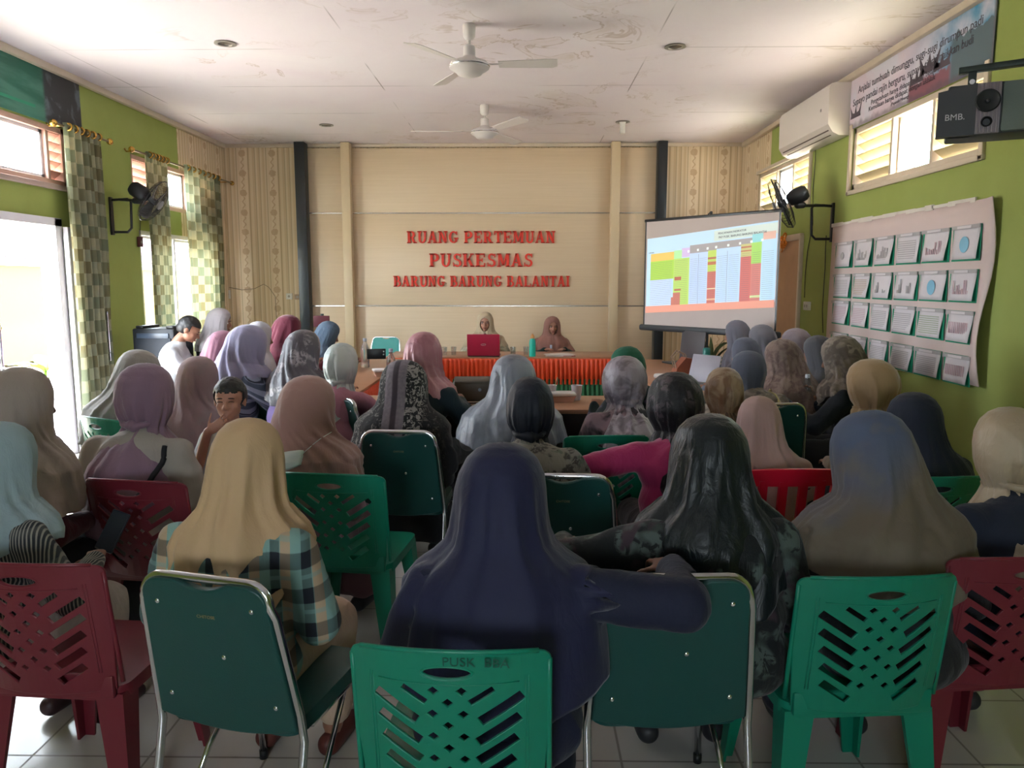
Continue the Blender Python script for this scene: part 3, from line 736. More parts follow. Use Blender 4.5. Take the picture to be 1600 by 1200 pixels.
# ================================================================== PEOPLE
from mathutils.bvhtree import BVHTree
def V3(*a): return Vector(a)
def finger_caps(b, base, d, nrm, lens, r, curl):
    """one finger: three phalanges bending towards -nrm"""
    p = Vector(base); d = Vector(d).normalized(); side = d.cross(nrm).normalized(); ang = 0
    for k, L in enumerate(lens):
        ang = curl*(.55 if k == 0 else 1.0)
        d = (Matrix.Rotation(-ang, 3, side) @ d).normalized(); q = p+d*L
        b.cap(p, r*(1-.1*k), q, r*(.93-.1*k), 8); p = q
def hand(b, wrist, d, nrm, side=1, s=1.0, curl=.5, spread=.09):
    """palm, four fingers of different length, thumb leaving the side of the palm. nrm = back of the hand, side=+1 thumb towards d x nrm"""
    w_ = Vector(wrist); d = Vector(d).normalized(); nrm = Vector(nrm); nrm = (nrm-d*nrm.dot(d)).normalized(); t = d.cross(nrm).normalized()*side
    c = w_+d*.048*s
    M = Matrix((t, d, nrm)).transposed().to_4x4()
    b.ball(c, (.039*s, .052*s, .0155*s), 14, M); b.ball(w_+d*.07*s, (.040*s, .022*s, .0135*s), 12, M)
    for k, (o_, L) in enumerate(((.030, .93), (.0105, 1.0), (-.0095, .94), (-.029, .76))):
        dd = (d+t*(o_/.03)*spread).normalized()
        finger_caps(b, w_+d*(.086-.004*abs(k-1.2))*s+t*o_*s, dd, nrm, (.036*L*s, .023*L*s, .019*L*s), .0088*s, curl)
    finger_caps(b, w_+d*.026*s+t*.030*s-nrm*.004*s, (d*.75+t*.75-nrm*.15), nrm, (.036*s, .030*s, .022*s), .0098*s, curl*.45)
def head_shapes(b, c, s=1.0):
    x, y, z = c
    def e(dx, dy, dz, rx, ry, rz): b.ball((x+dx*s, y+dy*s, z+dz*s), (rx*s, ry*s, rz*s), 20)
    e(0, 0, .028, .075, .092, .088); e(0, .030, -.035, .060, .062, .062); e(0, .045, -.072, .036, .042, .034)
    e(0, .078, -.092, .017, .014, .014)
    e(0, .055, .035, .060, .036, .040)
    for q in (-1, 1):
        e(q*.037, .062, -.022, .021, .022, .021); e(q*.076, .002, -.004, .008, .017, .030); e(q*.028, .086, .022, .020, .010, .007)
        e(q*.011, .096, -.026, .009, .010, .008)
    b.cap((x, y+.088*s, z+.016*s), .008*s, (x, y+.107*s, z-.022*s), .0115*s, 10)
    e(0, .087, -.053, .023, .010, .006); e(0, .086, -.063, .019, .010, .0065)
HC = (0, .085, 1.075)
POSES = {
 'lap':   dict(eL=(-.25, .03, .64), wL=(-.12, .28, .62), eR=(.25, .03, .64), wR=(.12, .28, .62)),
 'table': dict(eL=(-.27, .16, .68), wL=(-.13, .40, .78), eR=(.27, .16, .68), wR=(.13, .40, .78)),
 'phone': dict(eL=(-.24, .05, .64), wL=(-.13, .30, .66), eR=(.26, .10, .62), wR=(.13, .36, .655)),
 'navy':  dict(eL=(-.25, .03, .64), wL=(-.12, .26, .62), eR=(.45, -.05, .84), wR=(.46, .17, .86)),
 'reach': dict(eL=(-.46, .03, .78), wL=(-.42, .30, .76), eR=(.25, .03, .64), wR=(.12, .28, .62)),
 'hold':  dict(eL=(-.27, .16, .68), wL=(-.13, .40, .78), eR=(.26, .14, .64), wR=(.21, .38, .74)),
 'raise': dict(eL=(-.26, .16, .68), wL=(-.13, .38, .78), eR=(.28, .20, .72), wR=(.23, .40, .98)),
}
SH = .19
def sit_body(pose):
    p = POSES[pose]; b = B()
    head_shapes(b, HC)
    b.cap((0, .055, .93), .050, (0, .075, 1.01), .048)
    b.ball((0, -.005, .53), (.150, .115, .11)); b.ball((0, .01, .64), (.125, .09, .13)); b.ball((0, .02, .80), (.145, .095, .14)); b.cap((-.14, .025, .86), .042, (.14, .025, .86), .042)
    b.cap((0, .03, .88), .06, (0, .055, .95), .05)
    for q, e_, w_ in ((-1, p['eL'], p['wL']), (1, p['eR'], p['wR'])):
        e_, w_ = Vector(e_), Vector(w_)
        b.cap((q*(SH-.014), .025, .848), .042, e_, .034); b.cap(e_, .036, w_, .025)
        d = (w_-e_).normalized()
        if pose in ('raise', 'hold') and q > 0: hand(b, w_, (-.1, .35, 1), (.9, .1, 0), -1, curl=.7)
        else: hand(b, w_, (d+Vector((-q*.25, .25, -.12))), (0, -.15, 1), -q, curl=.38)
        b.cap((q*.09, .02, .50), .085, (q*.115, .42, .475), .058); b.cap((q*.115, .42, .475), .056, (q*.115, .40, .10), .036)
        b.cap((q*.115, .375, .045), .034, (q*.12, .50, .035), .030); b.cap((q*.12, .50, .035), .030, (q*.12, .56, .028), .022)
    return blob(b, .0072, 4)
def sit_blouse(pose, bulk=1.0, length=0.0):
    p = POSES[pose]; b = B(); k = bulk
    b.ball((0, -.01, .52), (.19*k, .15*k, .12)); b.ball((0, .01, .64), (.17*k, .135*k, .15)); b.ball((0, .02, .79), (.175*k, .13*k, .15)); b.cap((-.14, .02, .852), .060, (.14, .02, .852), .060)
    b.cap((0, .035, .88), .075, (0, .055, .935), .055)
    for q, e_, w_ in ((-1, p['eL'], p['wL']), (1, p['eR'], p['wR'])):
        e_, w_ = Vector(e_), Vector(w_); w2 = w_-(w_-e_).normalized()*.01
        b.cap((q*(SH-.016), .02, .845), .064*min(k, 1.06), e_, .058*k); b.cap(e_, .058*k, w2, .040*k)
    b.ball((0, .10, .50), (.17*k, .16, .075))
    return blob(b, .0125, 5)
def sit_skirt(trousers=False):
    b = B()
    b.ball((0, -.01, .50), (.185, .15, .10))
    for q in (-1, 1):
        b.cap((q*.085, .02, .49), .105, (q*.12, .42, .465), .080)
        b.cap((q*.12, .42, .46), .080, (q*.12, .40, .16), .062 if trousers else .10)
    if not trousers: b.cap((-.06, .41, .3), .09, (.06, .41, .3), .09); b.cap((-.08, .40, .17), .10, (.08, .40, .17), .10); b.cap((-.08, .2, .46), .08, (.08, .2, .46), .08)
    return blob(b, .014, 5)
_cache = {}
def cached(key, fn, *a):
    if key not in _cache: _cache[key] = fn(*a)
    return _cache[key]
def smooth01(x): x = np.clip(x, 0, 1); return x*x*(3-2*x)
def pose_head(V, tilt, turn, roll, lean):
    """bend the head about the neck, lean the whole trunk about the hips"""
    V = V.copy()
    if tilt or turn or roll:
        w_ = smooth01((V[:, 2]-.90)/.13)
        inr = (np.abs(V[:, 0]) < .22).astype(float); w_ = w_*inr
        piv = np.array([0, .055, .97]); D = V-piv
        for ax, ang in (('Z', turn), ('X', -tilt), ('Y', roll)):
            if not ang: continue
            a = w_*ang; c, s_ = np.cos(a), np.sin(a); x, y, z = D.T.copy()
            if ax == 'Z': D = np.stack([x*c-y*s_, x*s_+y*c, z], 1)
            elif ax == 'X': D = np.stack([x, y*c-z*s_, y*s_+z*c], 1)
            else: D = np.stack([x*c+z*s_, y, -x*s_+z*c], 1)
        V = D+piv
    if lean:
        w_ = smooth01((V[:, 2]-.50)/.35); a = -lean*w_; piv = np.array([0, 0, .48]); D = V-piv; x, y, z = D.T.copy(); c, s_ = np.cos(a), np.sin(a)
        near = smooth01(1-(V[:, 1]-.30)/.15); m = (V[:, 2] < .6)
        w2 = np.where(m, 0, near)
        D2 = np.stack([x, y*c-z*s_, y*s_+z*c], 1); V = piv+D+(D2-D)*w2[:, None]
    return V
def wrinkle(V, seed, amp=.006, sc=(9, 9, 5)):
    W = V.copy(); n = len(V)
    cx = V[:, :2].mean(0)
    for i in range(n):
        x, y, z = V[i]
        q = noise.noise((x*sc[0]+seed, y*sc[1], z*sc[2]+noise.noise((x*3, y*3, z*3+seed))*2.0))
        a = amp*(1-2.6*abs(q))
        dx, dy = x, y-.02; L = math.hypot(dx, dy)+1e-6
        W[i, 0] += dx/L*a; W[i, 1] += dy/L*a; W[i, 2] += a*.4
    return W
PROF = {   # z offset from the head centre -> half width, front depth, back depth
 'drape': [(.142, 0, 0, 0), (.139, .030, .028, .03), (.125, .060, .058, .064), (.100, .084, .082, .094), (.06, .101, .094, .117), (.02, .1075, .096, .127), (-.03, .110, .094, .131), (-.08, .115, .094, .138), (-.115, .126, .098, .148), (-.145, .155, .110, .165), (-.175, .198, .125, .185), (-.22, .240, .140, .212), (-.30, .265, .150, .238), (-.42, .275, .158, .25), (-.7, .285, .168, .27)],
 'tied': [(.140, 0, 0, 0), (.137, .030, .028, .03), (.123, .060, .058, .064), (.098, .084, .082, .094), (.06, .101, .094, .117), (.02, .107, .096, .127), (-.03, .106, .094, .127), (-.07, .096, .088, .112), (-.10, .080, .082, .094), (-.125, .070, .078, .084), (-.16, .082, .088, .125), (-.20, .105, .10, .185), (-.26, .125, .12, .222), (-.34, .135, .13, .245), (-.48, .145, .14, .26), (-.7, .15, .14, .27)],
 'cap': [(.135, 0, 0, 0), (.132, .030, .028, .03), (.118, .060, .058, .064), (.095, .082, .08, .092), (.06, .097, .09, .112), (.02, .103, .093, .120), (-.03, .100, .09, .118), (-.07, .088, .084, .102), (-.10, .074, .078, .086), (-.13, .067, .074, .078), (-.16, .066, .072, .076), (-.2, .066, .07, .075)],
}
def hijab_mesh(style='drape', wid=1.0, back=.46, side=.36, front=.36, amp=.014, freq=2.2, sweep=0.0, seed=0, flare=1.0, gather=0.0, point=1.0, knot=False, top=0.0, NU=112, NV=74, face=True):
    P = np.array(PROF[style]); zt = P[:, 0][::-1]
    def prof(z): return [np.interp(z, zt, P[:, k][::-1]) for k in (1, 2, 3)]
    V = np.zeros((NV*NU, 3)); ztop = P[0, 0]; zn = -.11
    for j in range(NV):
        v = j/(NV-1)
        for i in range(NU):
            ph = 2*PI*i/NU; c, s_ = math.cos(ph), math.sin(ph)   # ph=0 back
            if v < .45:
                a = v/.45; z = ztop+(zn-ztop)*(1-math.cos(a*PI/2*.98))/(1-math.cos(PI/2*.98)) if a < 1 else zn
                z = ztop+(zn-ztop)*(a**1.7*.55+a*.45) if a > 0 else ztop
            else:
                if style == 'cap': hem = .19
                else:
                    bk = max(0, c)**(1.6*point); hem = side+(back-side)*bk if c > 0 else side+(front-side)*(-c)**1.5
                    hem += .018*noise.noise((c*2+seed, s_*2, 3.3))
                q = (v-.45)/.55; z = zn-(hem+zn)*q
            rx, rf, rb = prof(z)
            wsh = smooth01(np.array((-z-.12)/.2)).item()
            k = wid if z > -.15 else wid+(flare-wid)*min(1, (-.15-z)/.12)
            rx, rb, rf = rx*k, rb*(1+(k-1)*.6), rf*(1+(k-1)*.4)
            ang = ph+sweep*(z-.05)
            f = noise.noise((math.cos(ang)*freq+seed, math.sin(ang)*freq, z*1.3+seed*.7)); f2 = noise.noise((math.cos(ang)*freq*2.1+seed, math.sin(ang)*freq*2.1, z*2+9))
            rid = (1-2.7*abs(f))*.75+(1-2.7*abs(f2))*.35-.35
            env = smooth01(np.array((.11-z)/.28)).item()
            d = 1.45*amp*env*rid
            if style == 'tied' and gather:
                g = math.exp(-((z+.115)/.045)**2); d += gather*g*(abs(noise.noise((math.cos(ph)*5+seed, math.sin(ph)*5, 0)))*2-.4)
            d += .0045*noise.noise((c*1.5+seed, s_*1.5, z*9))
            if c < -.25 and z > -.115: d *= .3
            x = (rx+d)*s_; y = -(rb+d)*c if c > 0 else -(rf+d)*c
            zz = z+top*max(0, 1-abs(z-ztop)/.12)*.0
            V[j*NU+i] = (x+HC[0], y+HC[1], zz+HC[2])
    Fc = []
    for j in range(NV-1):
        for i in range(NU):
            a, b_, c_, d_ = j*NU+i, j*NU+(i+1) % NU, (j+1)*NU+(i+1) % NU, (j+1)*NU+i
            if face:
                m = V[[a, b_, c_, d_]].mean(0)-np.array(HC)
                if m[1] > .02 and (m[0]/.061)**2+((m[2]+.014)/.088)**2 < 1: continue
            Fc.append((a, d_, c_, b_))
    return V, Fc
EYEW = plain('d8d2cc', .25, name='eye_white', var=.02); IRIS = plain('140c08', .2, name='dark_iris', var=.02); LIP = plain('7d4038', .45, name='lips', var=.05); BROW = plain('1d1411', .8, name='brow', var=.05)
def place(o, M):
    o.matrix_local = M; return o
def face_parts(body, V_fn, hs=1.0, closed=False, c=HC, lips=True, glasses=False):
    def T(P): return Vector(V_fn(np.array([P]))[0])
    for q in (-1, 1):
        ctr = (c[0]+q*.029*hs, c[1]+.080*hs, c[2]+.006*hs); p = T(ctr)
        if closed:
            b = B(); b.tube([T((ctr[0]+dx*hs, ctr[1]+(.0135-.35*abs(dx))*hs, ctr[2]+(.003-14*dx*dx)*hs)) for dx in (-.014, -.007, 0, .007, .014)], .0020*hs, 6); b.obj('eyelid_line', BROW, body, True)
        else:
            b = B(); b.ball(T((ctr[0], ctr[1]-.003*hs, ctr[2])), (.0125*hs, .0115*hs, .0085*hs), 14); b.mi = 1; f = T((ctr[0], ctr[1]+.0055*hs, ctr[2])); b.ball(f, (.0062*hs, .0052*hs, .0062*hs), 10); b.obj('eye', [EYEW, IRIS], body, True)
        b = B(); b.tube([T((ctr[0]+dx*hs, ctr[1]+(.017-.5*abs(dx+q*-.0))*hs, ctr[2]+(.021-9*dx*dx)*hs)) for dx in (-.017, -.009, 0, .009, .017)], [.0015*hs, .0030*hs, .0034*hs, .0030*hs, .0015*hs], 6); b.obj('eyebrow', BROW, body, True)
    if lips:
        b = B()
        b.tube([T((c[0]+dx*hs, c[1]+(.098-14*dx*dx)*hs, c[2]+(-.054+6*dx*dx)*hs)) for dx in (-.022, -.011, 0, .011, .022)], [.0015*hs, .0038*hs, .0042*hs, .0038*hs, .0015*hs], 7)
        b.tube([T((c[0]+dx*hs, c[1]+(.097-14*dx*dx)*hs, c[2]+(-.062+9*dx*dx)*hs)) for dx in (-.018, -.009, 0, .009, .018)], [.0015*hs, .0040*hs, .0046*hs, .0040*hs, .0015*hs], 7)
        b.obj('lips', LIP, body, True)
    if glasses:
        b = B()
        for q in (-1, 1): b.tube([T((c[0]+q*.031*hs+.021*hs*math.cos(a), c[1]+.105*hs, c[2]+.005*hs+.016*hs*math.sin(a))) for a in [2*PI*k/16 for k in range(16)]], .0012, 5, closed=True)
        b.tube([T((c[0]-.010*hs, c[1]+.106*hs, c[2]+.008*hs)), T((c[0]+.010*hs, c[1]+.106*hs, c[2]+.008*hs))], .0012, 5)
        b.obj('eyeglasses', DKGREY, body, True)
PEOPLE = []
GROUP = {}
def person(px, py, dist, label, scarf, top, low='22242c', yaw=0, tilt=.12, turn=0, roll=0, lean=.06, pose='lap', hij=None, bulk=1.0, face=None, trousers=False, skin=None, sc=None, shoe='2a2a2e', wr=.007, extra=None, group=None, crown=None):
    hij = dict(hij or {}); hij.setdefault('seed', len(PEOPLE)*1.73+.31)
    wrap = hij.pop('wrap', hij.get('style') == 'drape')
    fn = lambda V: pose_head(V, tilt, turn, roll, lean)
    top_local = Vector(fn(np.array([[0, HC[1], HC[2]+.142]]))[0])
    P = atY(px, py, dist); s_ = sc or P.z/max(top_local.z, 1.0)
    s_ = min(1.12, max(.86, s_))
    ya = math.radians(yaw); off = Matrix.Rotation(ya, 3, 'Z') @ (top_local*s_)
    loc = Vector((P.x-off.x, P.y-off.y, 0))
    if pose == 'stand': loc.z = 0
    bv, bf = cached(('b', pose), sit_body, pose)
    body = link('person', np_mesh('person', fn(bv), bf), skin or SKIN)
    body.location = loc; body.rotation_euler = (0, 0, ya); body.scale = (s_,)*3
    tag(body, label, 'person', group); PEOPLE.append(body)
    tv, tf = cached(('t', pose, bulk), sit_blouse, pose, bulk)
    tv2 = wrinkle(tv, hij['seed'], wr)
    link('blouse', np_mesh('blouse', fn(tv2), tf), top, body)
    sv, sf = cached(('s', trousers), sit_skirt, trousers)
    link('trousers' if trousers else 'skirt', np_mesh('skirt', wrinkle(sv, hij['seed']+4, .006), sf), low if not isinstance(low, str) else cloth(low), body)
    for q in (-1, 1):
        b = B(); b.cap((q*.115, .365, .045), .040, (q*.12, .50, .036), .036); b.cap((q*.12, .50, .036), .036, (q*.12, .565, .030), .026)
        v, f = cached(('shoe', q), lambda: blob(b, .009, 3)) if ('shoe', q) not in _cache else (b.b.free(), _cache[('shoe', q)])[1]
        link('shoe', np_mesh('shoe', v, f), plain(shoe, .5), body)
    if scarf is not None:
        hv, hf = hijab_mesh(**hij)
        if wrap:   # lay the cloth over the shoulders
            bt = BVHTree.FromPolygons([tuple(v) for v in tv2], tf); full = wrap
            for i in range(len(hv)):
                z = hv[i, 2]
                if z > HC[2]-.10: continue
                dx, dy = hv[i, 0], hv[i, 1]-.03; L = math.hypot(dx, dy)+1e-6
                if not full and (dy/L > -.35 or abs(hv[i, 0]) > .105): continue
                d = Vector((dx/L, dy/L, .0)); h = bt.ray_cast(Vector(hv[i]), d, .085)
                if h[0] is not None and h[1].dot(d) > 0: hv[i, 0] += d.x*(h[3]+.007); hv[i, 1] += d.y*(h[3]+.007)
                elif full and z > HC[2]-.22:
                    h = bt.ray_cast(Vector(hv[i]), Vector((0, 0, 1)), .05)
                    if h[0] is not None and h[1].z > 0: hv[i, 2] += h[3]+.006
        h = link('headscarf', np_mesh('headscarf', fn(hv), hf), scarf, body)
        m = h.modifiers.new('thick', 'SOLIDIFY'); m.thickness = .003; m.offset = -1
        if hij.get('knot'):
            b = B(); b.ball((0, HC[1]-.092, HC[2]-.115), (.030, .024, .024), 12); b.ball((.012, HC[1]-.105, HC[2]-.122), (.020, .018, .020), 12)
            for q in (-1, 1): b.tube([(q*.068, HC[1]-.04, HC[2]-.10), (q*.05, HC[1]-.082, HC[2]-.112), (q*.01, HC[1]-.10, HC[2]-.118)], [.012, .014, .016], 8)
            kv, kf = blob(b, .006, 4); link('knot', np_mesh('knot', fn(kv), kf), scarf, h)
    else:   # short hair
        b = B(); c = HC
        b.ball((c[0], c[1]-.006, c[2]+.038), (.083, .099, .090), 20); b.ball((c[0], c[1]-.035, c[2]+.005), (.078, .068, .07), 20)
        hv, hf = blob(b, .008, 2); hv = hv.copy()
        for i in range(len(hv)):
            n_ = noise.noise(tuple(hv[i]*60)); hv[i] += (hv[i]-np.array(c))*.03*n_
        keep = []
        for f in hf:
            m = hv[list(f)].mean(0)-np.array(c)
            if m[1] > .03 and m[2] < .058-.1*max(0, abs(m[0])-.05): continue
            if m[2] < -.045: continue
            keep.append(f)
        h = link('hair', np_mesh('hair', fn(hv), keep), HAIRM, body); m = h.modifiers.new('thick', 'SOLIDIFY'); m.thickness = .004; m.offset = -1
    if face: face_parts(body, fn, **(face if isinstance(face, dict) else {}))
    body['_fn'] = 0; del body['_fn']
    if extra: extra(body, fn)
    return body
# ---------------- the cloths
K = cloth
NAVY = K('1b2140', rough=.8, sheen=.3); DNAVY = K('141b2e'); BLACK = K('15161b', sheen=.15); DTEAL = K('12252c'); MAROON = K('4a1428')
def snapper(body):
    vs, fs = [], []
    for o in body.children:
        if o.type == 'MESH' and o.name.split('.')[0] in ('headscarf', 'blouse', 'knot'):
            k = len(vs); vs += [v.co.copy() for v in o.data.vertices]; fs += [[i+k for i in p.vertices] for p in o.data.polygons]
    t = BVHTree.FromPolygons(vs, fs)
    def f(x, z, off=.006, y0=None):
        h = t.ray_cast(Vector((x, -1.2, z)), Vector((0, 1, 0)))[0]
        return Vector((x, (h.y if h else .1)-off, z))
    return f
def strap(col, pts, r=.012, name='strap'):
    def f(body, fn):
        sn = snapper(body); b = B(); P = [Vector((p[0], 0, p[2])) for p in pts]; Q = []
        for a, c in zip(P[:-1], P[1:]):
            for k in range(5): q = a.lerp(c, k/5); Q.append(sn(q.x, q.z, .004))
        b.tube(Q, r, 6); o = b.obj(name, plain(col, .7), body, True)
    return f
def mask(body, fn):
    n = 8; sn = snapper(body)
    V = []; Fc = []
    for i in range(n+1):
        for j in range(n+1):
            u, v = i/n-.5, j/n-.5
            q = sn(.02+u*.15, .868+v*.080*(1-1.2*u*u)+u*.035, .008+.016*math.cos(v*PI)*(1-2*abs(u))+.003*math.sin(v*30)); V.append(tuple(q))
    for i in range(n):
        for j in range(n): Fc.append((i*(n+1)+j, (i+1)*(n+1)+j, (i+1)*(n+1)+j+1, i*(n+1)+j+1))
    o = link('face_mask', np_mesh('face_mask', V, Fc), plain('cfd6d2', .8, name='white_mask'), body); m = o.modifiers.new('t', 'SOLIDIFY'); m.thickness = .003
    b = B(); b.tube([sn(.088+.012*k, .895+.014*k, .004) for k in range(6)], .0018, 5); b.obj('ear_loop', plain('d8dcd8', .7), o, True)
D, Tt = 'drape', 'tied'
# ---- nearest row
person(6, 658, 2.42, 'person at the left edge in a pale blue veil and striped shirt holding a phone', K('8fa3a8'), K('20262b', 'stripes', '8d8a80', sc=1.35, wr=.3), low='b9b0a8', yaw=-12, tilt=.12, turn=-.1, pose='phone', hij=dict(wrap=False, style=D, wid=1.06, back=.30, side=.24, front=.3, amp=.013, sweep=.8, flare=.80), trousers=True, shoe='3a2024')
person(390, 652, 2.22, 'person in a long cream veil and a plaid shirt on a chrome-framed chair', K('c2a27c', wr=.25), K('7fa39c', 'plaid', '171c26', 'b39c80', sc=1.2, wr=.25), low='b59c88', yaw=-10, tilt=.08, pose='lap', hij=dict(wrap=False, style=D, wid=.98, back=.60, side=.26, amp=.022, freq=1.9, flare=.78, point=1.6, seed=11.3), bulk=1.08, trousers=True, shoe='5a2a26')
person(784, 690, 1.96, 'person in a navy veil and navy dress with one arm stretched to the right', K('15183a', rough=.75, sheen=.15, wr=.2), K('111630', rough=.85, wr=.3), low=DNAVY, yaw=-2, tilt=.14, pose='navy', hij=dict(style=D, wid=1.12, back=.50, side=.44, amp=.012, freq=1.5, flare=1.02, seed=5.2), bulk=1.16, shoe='b8b4a8')
person(1108, 645, 2.3, 'person in a black-green veil and dark floral jacket leaning an arm on the next chair', satin('0b1519'), K('0f1316', 'floral', '4a5652', '3b2b34', sc=.7), low=K('3f3f52', 'blotch', '2b2a35', sc=1.5), yaw=3, tilt=.12, pose='reach', hij=dict(wrap=False, style=D, wid=1.08, back=.42, side=.28, amp=.020, freq=1.9, flare=.84, sweep=-.5, seed=8.8), bulk=1.14)
person(1350, 641, 2.36, 'person in a long tie-dyed veil turning from blue grey to brown', K('665a4c', 'fade', '4f5a72', '6f6656', wr=.25), BLACK, low=K('45455a', 'blotch', '33303c'), yaw=4, tilt=.18, roll=-.12, pose='lap', hij=dict(style=D, wid=1.14, back=.40, side=.27, amp=.024, freq=1.6, flare=1.02, sweep=-1.2, seed=2.2), bulk=1.12)
person(1578, 634, 2.5, 'person at the right edge in a cream headscarf and navy top', satin('a8967c', 'b5a48c', sc=.6), K('161e30'), low='6b4a3a', yaw=6, tilt=.06, pose='lap', hij=dict(style=Tt, wid=1.05, back=.52, side=.30, amp=.013, gather=.012, flare=1.15, knot=True), bulk=1.06)
# ---- second row
person(35, 573, 2.9, 'person in a beige-grey veil and maroon blouse near the open door', K('9a8c84'), MAROON, yaw=-24, tilt=.05, turn=-.25, hij=dict(style=D, wid=1.12, back=.40, side=.36, amp=.014, sweep=1.2, flare=1.0))
person(228, 566, 3.3, 'person in a lilac knotted headscarf and a cream blouse with a black bag strap', K('84697a', sheen=.35), K('9b948c'), low='5a5052', yaw=-6, tilt=.05, hij=dict(style=Tt, wid=1.10, back=.52, side=.33, amp=.014, gather=.014, flare=1.35, knot=True, seed=3.3), bulk=1.06, extra=strap('16161a', [(.155, .05, .885), (.16, -.10, .84), (.13, -.135, .74), (.05, -.15, .62)], .011, 'bag_strap'))
person(485, 586, 3.38, 'person in a pink-beige veil with a white face mask hanging at the neck', K('a57f78', sheen=.35), K('9a7484'), low='7d5a68', yaw=-12, tilt=.12, turn=-.35, hij=dict(style=D, wid=1.20, back=.42, side=.36, amp=.016, freq=1.9, sweep=2.6, flare=1.0, seed=6.1), bulk=1.1, extra=mask)
person(828, 587, 3.3, 'person in a black knotted headscarf and a pale floral blouse', K('141a2a', rough=.6), K('8d8780', 'floral', '4c4644', '6f756a', sc=1.3), low='30303a', yaw=-2, tilt=.08, hij=dict(style=Tt, wid=.95, back=.50, side=.30, amp=.015, gather=.014, flare=1.15, knot=True), bulk=1.16)
person(1055, 580, 3.42, 'person in a black crinkled headscarf and a bright pink blouse', K('18161b', 'floral', '4d4148', sc=.9, rough=.6, wr=.7), K('a02458', sheen=.4), low='2a2026', yaw=4, tilt=.04, hij=dict(style=Tt, wid=1.16, back=.44, side=.28, amp=.016, freq=2.8, gather=.01, flare=1.0), bulk=1.05, pose='reach')
person(1185, 618, 3.5, 'person in a pale pink veil on the red slatted chair', K('a88a84', wr=.25), K('1b1a1e'), yaw=3, tilt=.10, hij=dict(style=D, wid=1.0, back=.56, side=.34, amp=.018, freq=1.8, flare=.86, point=1.5, seed=4.9), crown=1)
person(1425, 612, 3.4, 'person in a plain dark navy veil beside the green wall', K('161e30'), K('161e30'), yaw=10, tilt=.10, hij=dict(style=D, wid=1.14, back=.46, side=.40, amp=.014, flare=1.05))
# ---- third row
person(222, 547, 4.7, 'person in a grey veil bending to the left behind the lilac headscarf', K('8c8784'), K('8f8a86'), yaw=8, tilt=.25, roll=.12, hij=dict(style=D, wid=1.2, back=.44, side=.40, amp=.016, sweep=-1.8, flare=1.2))
person(312, 556, 4.3, 'person in a two-tone pink and grey veil beside the boy', K('937a80', 'fade', 'a58c90', '8c8488'), K('958a8c'), yaw=-8, tilt=.10, turn=-.2, hij=dict(style=D, wid=1.05, back=.44, side=.38, amp=.016, sweep=1.2))
person(632, 562, 4.15, 'person in a black veil with a grey batik band and white flowers', K('131316', 'batik', '8f8a86'), K('16161a', 'floral', '9a9690'), low='15151a', yaw=-3, tilt=.10, hij=dict(style=D, wid=1.22, back=.62, side=.52, amp=.008, freq=1.4, flare=1.05, seed=.4), bulk=1.05)
person(803, 554, 4.4, 'person in a silvery grey satin veil at the near table', satin('70747f', '8b909c', sc=.5), K('5c5452'), yaw=-6, tilt=.22, pose='table', hij=dict(style=D, wid=1.2, back=.40, side=.34, amp=.018, sweep=1.0, flare=1.15))
person(663, 518, 4.72, 'person in a pink satin headscarf and a dark green shirt at the near table', satin('a9707a', 'b9848a', sc=.6), DTEAL, yaw=-14, tilt=.05, turn=-.1, pose='table', hij=dict(wrap=False, style=D, wid=.98, back=.30, side=.22, front=.26, amp=.018, sweep=1.6, flare=.72))
person(975, 555, 4.2, 'person in a grey and pink satin headscarf knotted over a black vest', satin('6b6068', '9a8f98', sc=1.4), K('2a2228', 'blotch', '8b7078'), low='1f1d22', yaw=5, tilt=.12, hij=dict(style=Tt, wid=1.12, back=.40, side=.30, amp=.016, gather=.016, flare=1.45, knot=True))
person(972, 542, 4.95, 'person in a green cap scarf and a dark floral blouse bending over the table', K('0f5a40'), K('1d2a2c', 'floral', '5a4a5e', sc=.8), yaw=25, tilt=.30, turn=.4, lean=.2, pose='table', hij=dict(style='cap', wid=1.0, amp=.003))
person(1130, 573, 4.15, 'person in a bronze satin headscarf', satin('7a5a40', 'a08a72', sc=1.2), K('5a4638'), yaw=4, tilt=.15, hij=dict(style=Tt, wid=.98, back=.34, side=.24, amp=.015, gather=.012, flare=.8))
person(1355, 560, 4.1, 'person in a peach headscarf close to the chart board', K('a68a68', sheen=.35), K('8a7868'), yaw=20, tilt=.18, turn=.3, hij=dict(style=Tt, wid=1.28, back=.36, side=.26, amp=.016, sweep=1.6, gather=.01, flare=.9))
person(1305, 525, 4.9, 'person in a brown camouflage veil and navy top near the chart board', K('5a5048', 'blotch', '7a6e64', '8a7f74', sc=1.6), K('141c28'), yaw=47, tilt=.22, turn=.2, pose='hold', hij=dict(wrap=False, style=D, wid=1.16, back=.50, side=.22, front=.3, amp=.015, sweep=1.5, flare=.75, point=2.5))
